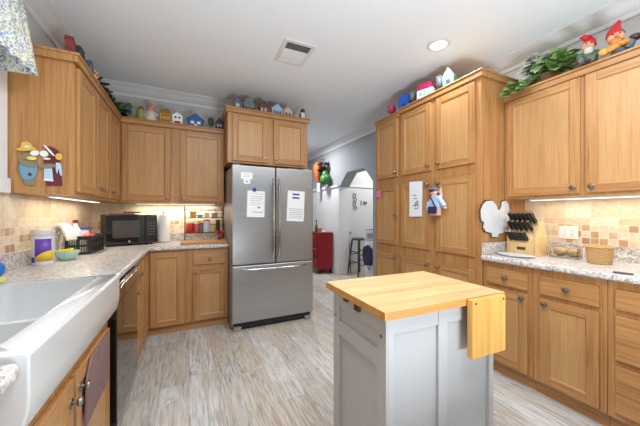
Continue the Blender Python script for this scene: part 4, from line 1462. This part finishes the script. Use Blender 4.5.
for i in range(9):
    a = i * 2.4
    r = .012 + .006 * i
    p = (r * math.cos(a) * 1.0, r * math.sin(a) * .6, .085 + .012 * math.cos(i * 1.7))
    b.ball(p, (.017, .016, .013), 0, 8)
    c.tube([(0, 0, .05), p], .0015, 5)
b.build('blossoms', P('flower_red', (190, 34, 44), .6), t)
c.build('stems', STEM, t)

# towel over the sink cabinet door
t = tag(MB().prism([(1.335, .43), (1.66, .44), (1.672, .60), (1.668, .668), (1.40, .672), (1.345, .60)], -.3620, -.3555, 'yz', bev=.002).build('dish_towel', mat('mottled_plum_towel', (128, 100, 98), .95, noise=.35, nscale=38), None), 'mottled plum brown towel hanging on the sink cabinet door', 'towel')

# ---- through the hall
t = thing('rolling_cart', 'red rolling drawer cart against the white hall wainscot', 'cart', (2.405, 5.13, 0))
RED = mat('cart_red', (150, 24, 34), .35)
MB().box(0, .335, 0, .55, .09, .83, 0, .01).build('cabinet', RED, t)
MB().box(-.012, .345, -.012, .562, .832, .86, 0, .006).build('top', RED, t)
for i in range(3):
    z0 = .11 + i * .24
    d_ = MB().box(-.018, -.001, .02, .53, z0, z0 + .225, 0, .004).build('drawer', RED, t)
    MB().tube([(-.02, .10, z0 + .17), (-.045, .11, z0 + .17), (-.045, .44, z0 + .17), (-.02, .45, z0 + .17)], .007, 8).build('handle', CHROME, d_)
for x in (.03, .305):
    for y in (.04, .51):
        MB().tube([(x - .015, y, .035), (x + .015, y, .035)], .035, 14).box(x - .012, x + .012, y - .012, y + .012, .05, .09).build('caster', BLACK, t)
t = tag(MB().box(-.10, .10, -.15, .15, 0, .02, 0, .006).build('tray', P('tray_white', (222, 214, 208), .5), None, (2.60, 5.36, .8605)), 'white tray lying on the red cart', 'tray')
t = thing('bottle', 'dark thin bottle standing on the red cart', 'bottle', (2.44, 5.30, .8605))
MB().lathe([(.03, 0), (.03, .12), (.011, .17), (.011, .24)], n=14).build('body', P('bottle_olive', (80, 72, 56), .2), t)
MB().lathe([(.013, .24), (.013, .26), (0, .262)], n=12).build('cap', BLACK, t)
can_ = thing('utensil_jar', 'wooden utensil jar on the near corner of the red cart', 'jar', (2.465, 5.19, .8605))
MB().lathe([(.045, 0), (.05, .09), (.043, .09), (.04, .01), (0, .01)], n=16).build('jar', boardw, can_)

t = thing('wall_hanging', 'orange and green stuffed vegetables hanging on the grey hall wall', 'wall decoration', (2.775, 5.60, 2.20))
MB().tube([(.0, 0, .30), (-.06, 0, .29), (-.10, 0, .26)], .008, 6).build('hook', BLACK, t)
MB().lathe([(.004, -.24), (.035, -.20), (.075, -.08), (.105, .06), (.10, .15), (.06, .21), (.015, .235)], (-.125, .08, 0), 18).build('carrot', mat('carrot_orange', (222, 104, 40), .6, noise=.15, nscale=9), t)
b = MB()
for (x, y, z, r) in ((-.15, -.31, -.22, .085), (-.10, -.33, -.20, .08), (-.14, -.25, -.20, .08), (-.12, -.28, -.11, .07)):
    b.ball((x, y, z), (r, r, r * 1.35), 0, 14)
b.build('pepper', mat('pepper_green', (52, 112, 48), .45, noise=.2, nscale=12), t)
b = MB()
for i in range(16):
    a = i * 2.39
    b.leaf((-.10 + .02 * math.cos(a), -.14 + .04 * math.sin(a), -.12 + .022 * i), (math.cos(a) * .6 - .2, math.sin(a), .3 - .04 * i), (-.6, 0, .8), .15, .06)
b.build('leaves', P('leaf_dark', (44, 48, 40)), t)
MB().tube([(-.11, .03, .24), (-.08, .0, .26), (-.12, -.28, -.05)], .006, 6).build('cord', P('cord_tan', (150, 120, 84)), t)
MB().box(-.14, -.09, .02, .10, -.46, -.25, 0, .008).build('cloth_tail', TW, t)

t = thing('bar_stool', 'dark wooden bar stool standing by the white desk in the nook', 'stool', (3.16, 4.76, 0), R(8))
MB().lathe([(.14, .715), (.15, .725), (.15, .745), (.13, .755), (0, .755)], n=24).build('seat', darkwood, t)
for sx in (-1, 1):
    for sy in (-1, 1):
        MB().tube([(sx * .10, sy * .10, .72), (sx * .165, sy * .165, 0)], [.018, .015], 8).build('leg', darkwood, t)
for z, q in ((.22, .146), (.42, .128)):
    for sg in (-1, 1):
        MB().tube([(-q, sg * q, z), (q, sg * q, z)], .010, 6).build('rung', darkwood, t)
        MB().tube([(sg * q, -q, z + .06), (sg * q, q, z + .06)], .010, 6).build('rung', darkwood, t)
t = tag(MB().tube([(3.075, 4.958, .012), (3.055, 4.96, .45), (3.038, 4.962, .76), (3.042, 4.96, .84), (3.07, 4.957, .865), (3.09, 4.955, .84)], .013, 8).build('walking_cane', P('cane_grey', (92, 88, 88), .4), None), 'thin dark curved-handled cane leaning behind the bar stool', 'cane')
t = thing('white_desk', 'white desk in the nook beyond the arched opening', 'desk', (3.13, 4.16, 0))
MB().box(-.02, .92, -.02, .36, .745, .775, 0, .004).build('desktop', P('desk_grey_top', (186, 188, 192), .4), t)
MB().box(0, .36, 0, .34, .0, .742, 0, .003).build('pedestal', WHITEP, t)
MB().box(.86, .89, 0, .34, 0, .742).build('leg_panel', WHITEP, t)
for z in (.10, .32, .54):
    d_ = MB().box(-.016, -.001, .01, .33, z, z + .19, 0, .003).build('drawer', WHITEP, t)
    knob(d_, 0, 0, 0).matrix_local = Matrix.Translation((-.016, .17, z + .095)) @ Matrix.Rotation(R(-90), 4, 'Z')
t = tag(MB().prism([(4.17, .46), (4.22, .28), (4.42, .26), (4.49, .44), (4.46, .60), (4.33, .66), (4.21, .60)], 3.045, 3.098, 'yz', bev=.015, seg=3).build('hanging_bag', NV, None), 'navy cloth bag hanging at the front of the white desk', 'bag')
t = thing('wire_organizer', 'grey wire desk organizer on the white desk', 'organizer', (3.20, 4.36, .7755))
WG = P('wire_grey', (120, 122, 126), .4)
b = MB()
for z in (.005, .09, .17):
    b.tube([(-.06, -.10, z), (.06, -.10, z), (.06, .10, z), (-.06, .10, z), (-.06, -.10, z)], .005, 6)
for x, y in ((-.06, -.10), (.06, -.10), (.06, .10), (-.06, .10), (-.06, 0), (.06, 0)):
    b.tube([(x, y, 0), (x, y, .172)], .005, 6)
b.build('frame', WG, t)
MB().box(-.052, .052, -.09, .09, .012, .08).build('tray', P('tray_grey', (150, 152, 156)), t)
t = tag(MB().lathe([(.04, 0), (.045, .02), (.03, .08), (.022, .30), (.018, .56), (0, .57)], n=16).build('tall_vase', P('deep_plum', (56, 46, 72), .3), None, (3.34, 4.27, .7755)), 'tall slim dark plum vase on the white desk', 'vase')
t = thing('ring_hanging', 'vertical chain of dark metal rings on the nook wall', 'wall decoration', (3.205, 4.995, 1.50))
for i in range(4):
    z = .15 - i * .088
    MB().tube([(.036 * math.cos(2 * math.pi * k_ / 20) + (.010 if i % 2 else -.010), -.008, z + .042 * math.sin(2 * math.pi * k_ / 20)) for k_ in range(21)], .007, 6).build('ring', P('ring_iron', (104, 102, 100), .4), t)
t = thing('wire_sign', 'small dark wire word sign on the nook wall', 'sign', (3.44, 4.995, 1.49))
b = MB()
b.tube([(-.07, -.006, .05), (-.07, -.006, -.05)], .007, 6)
b.tube([(-.03, -.006, -.04), (.0, -.006, .04), (.025, -.006, -.04)], .007, 6)
b.tube([(.05 + .025 * math.cos(k_ * .5), -.006, .025 * math.sin(k_ * .5)) for k_ in range(13)], .007, 6)
b.build('lettering', P('sign_dark', (84, 82, 82)), t)
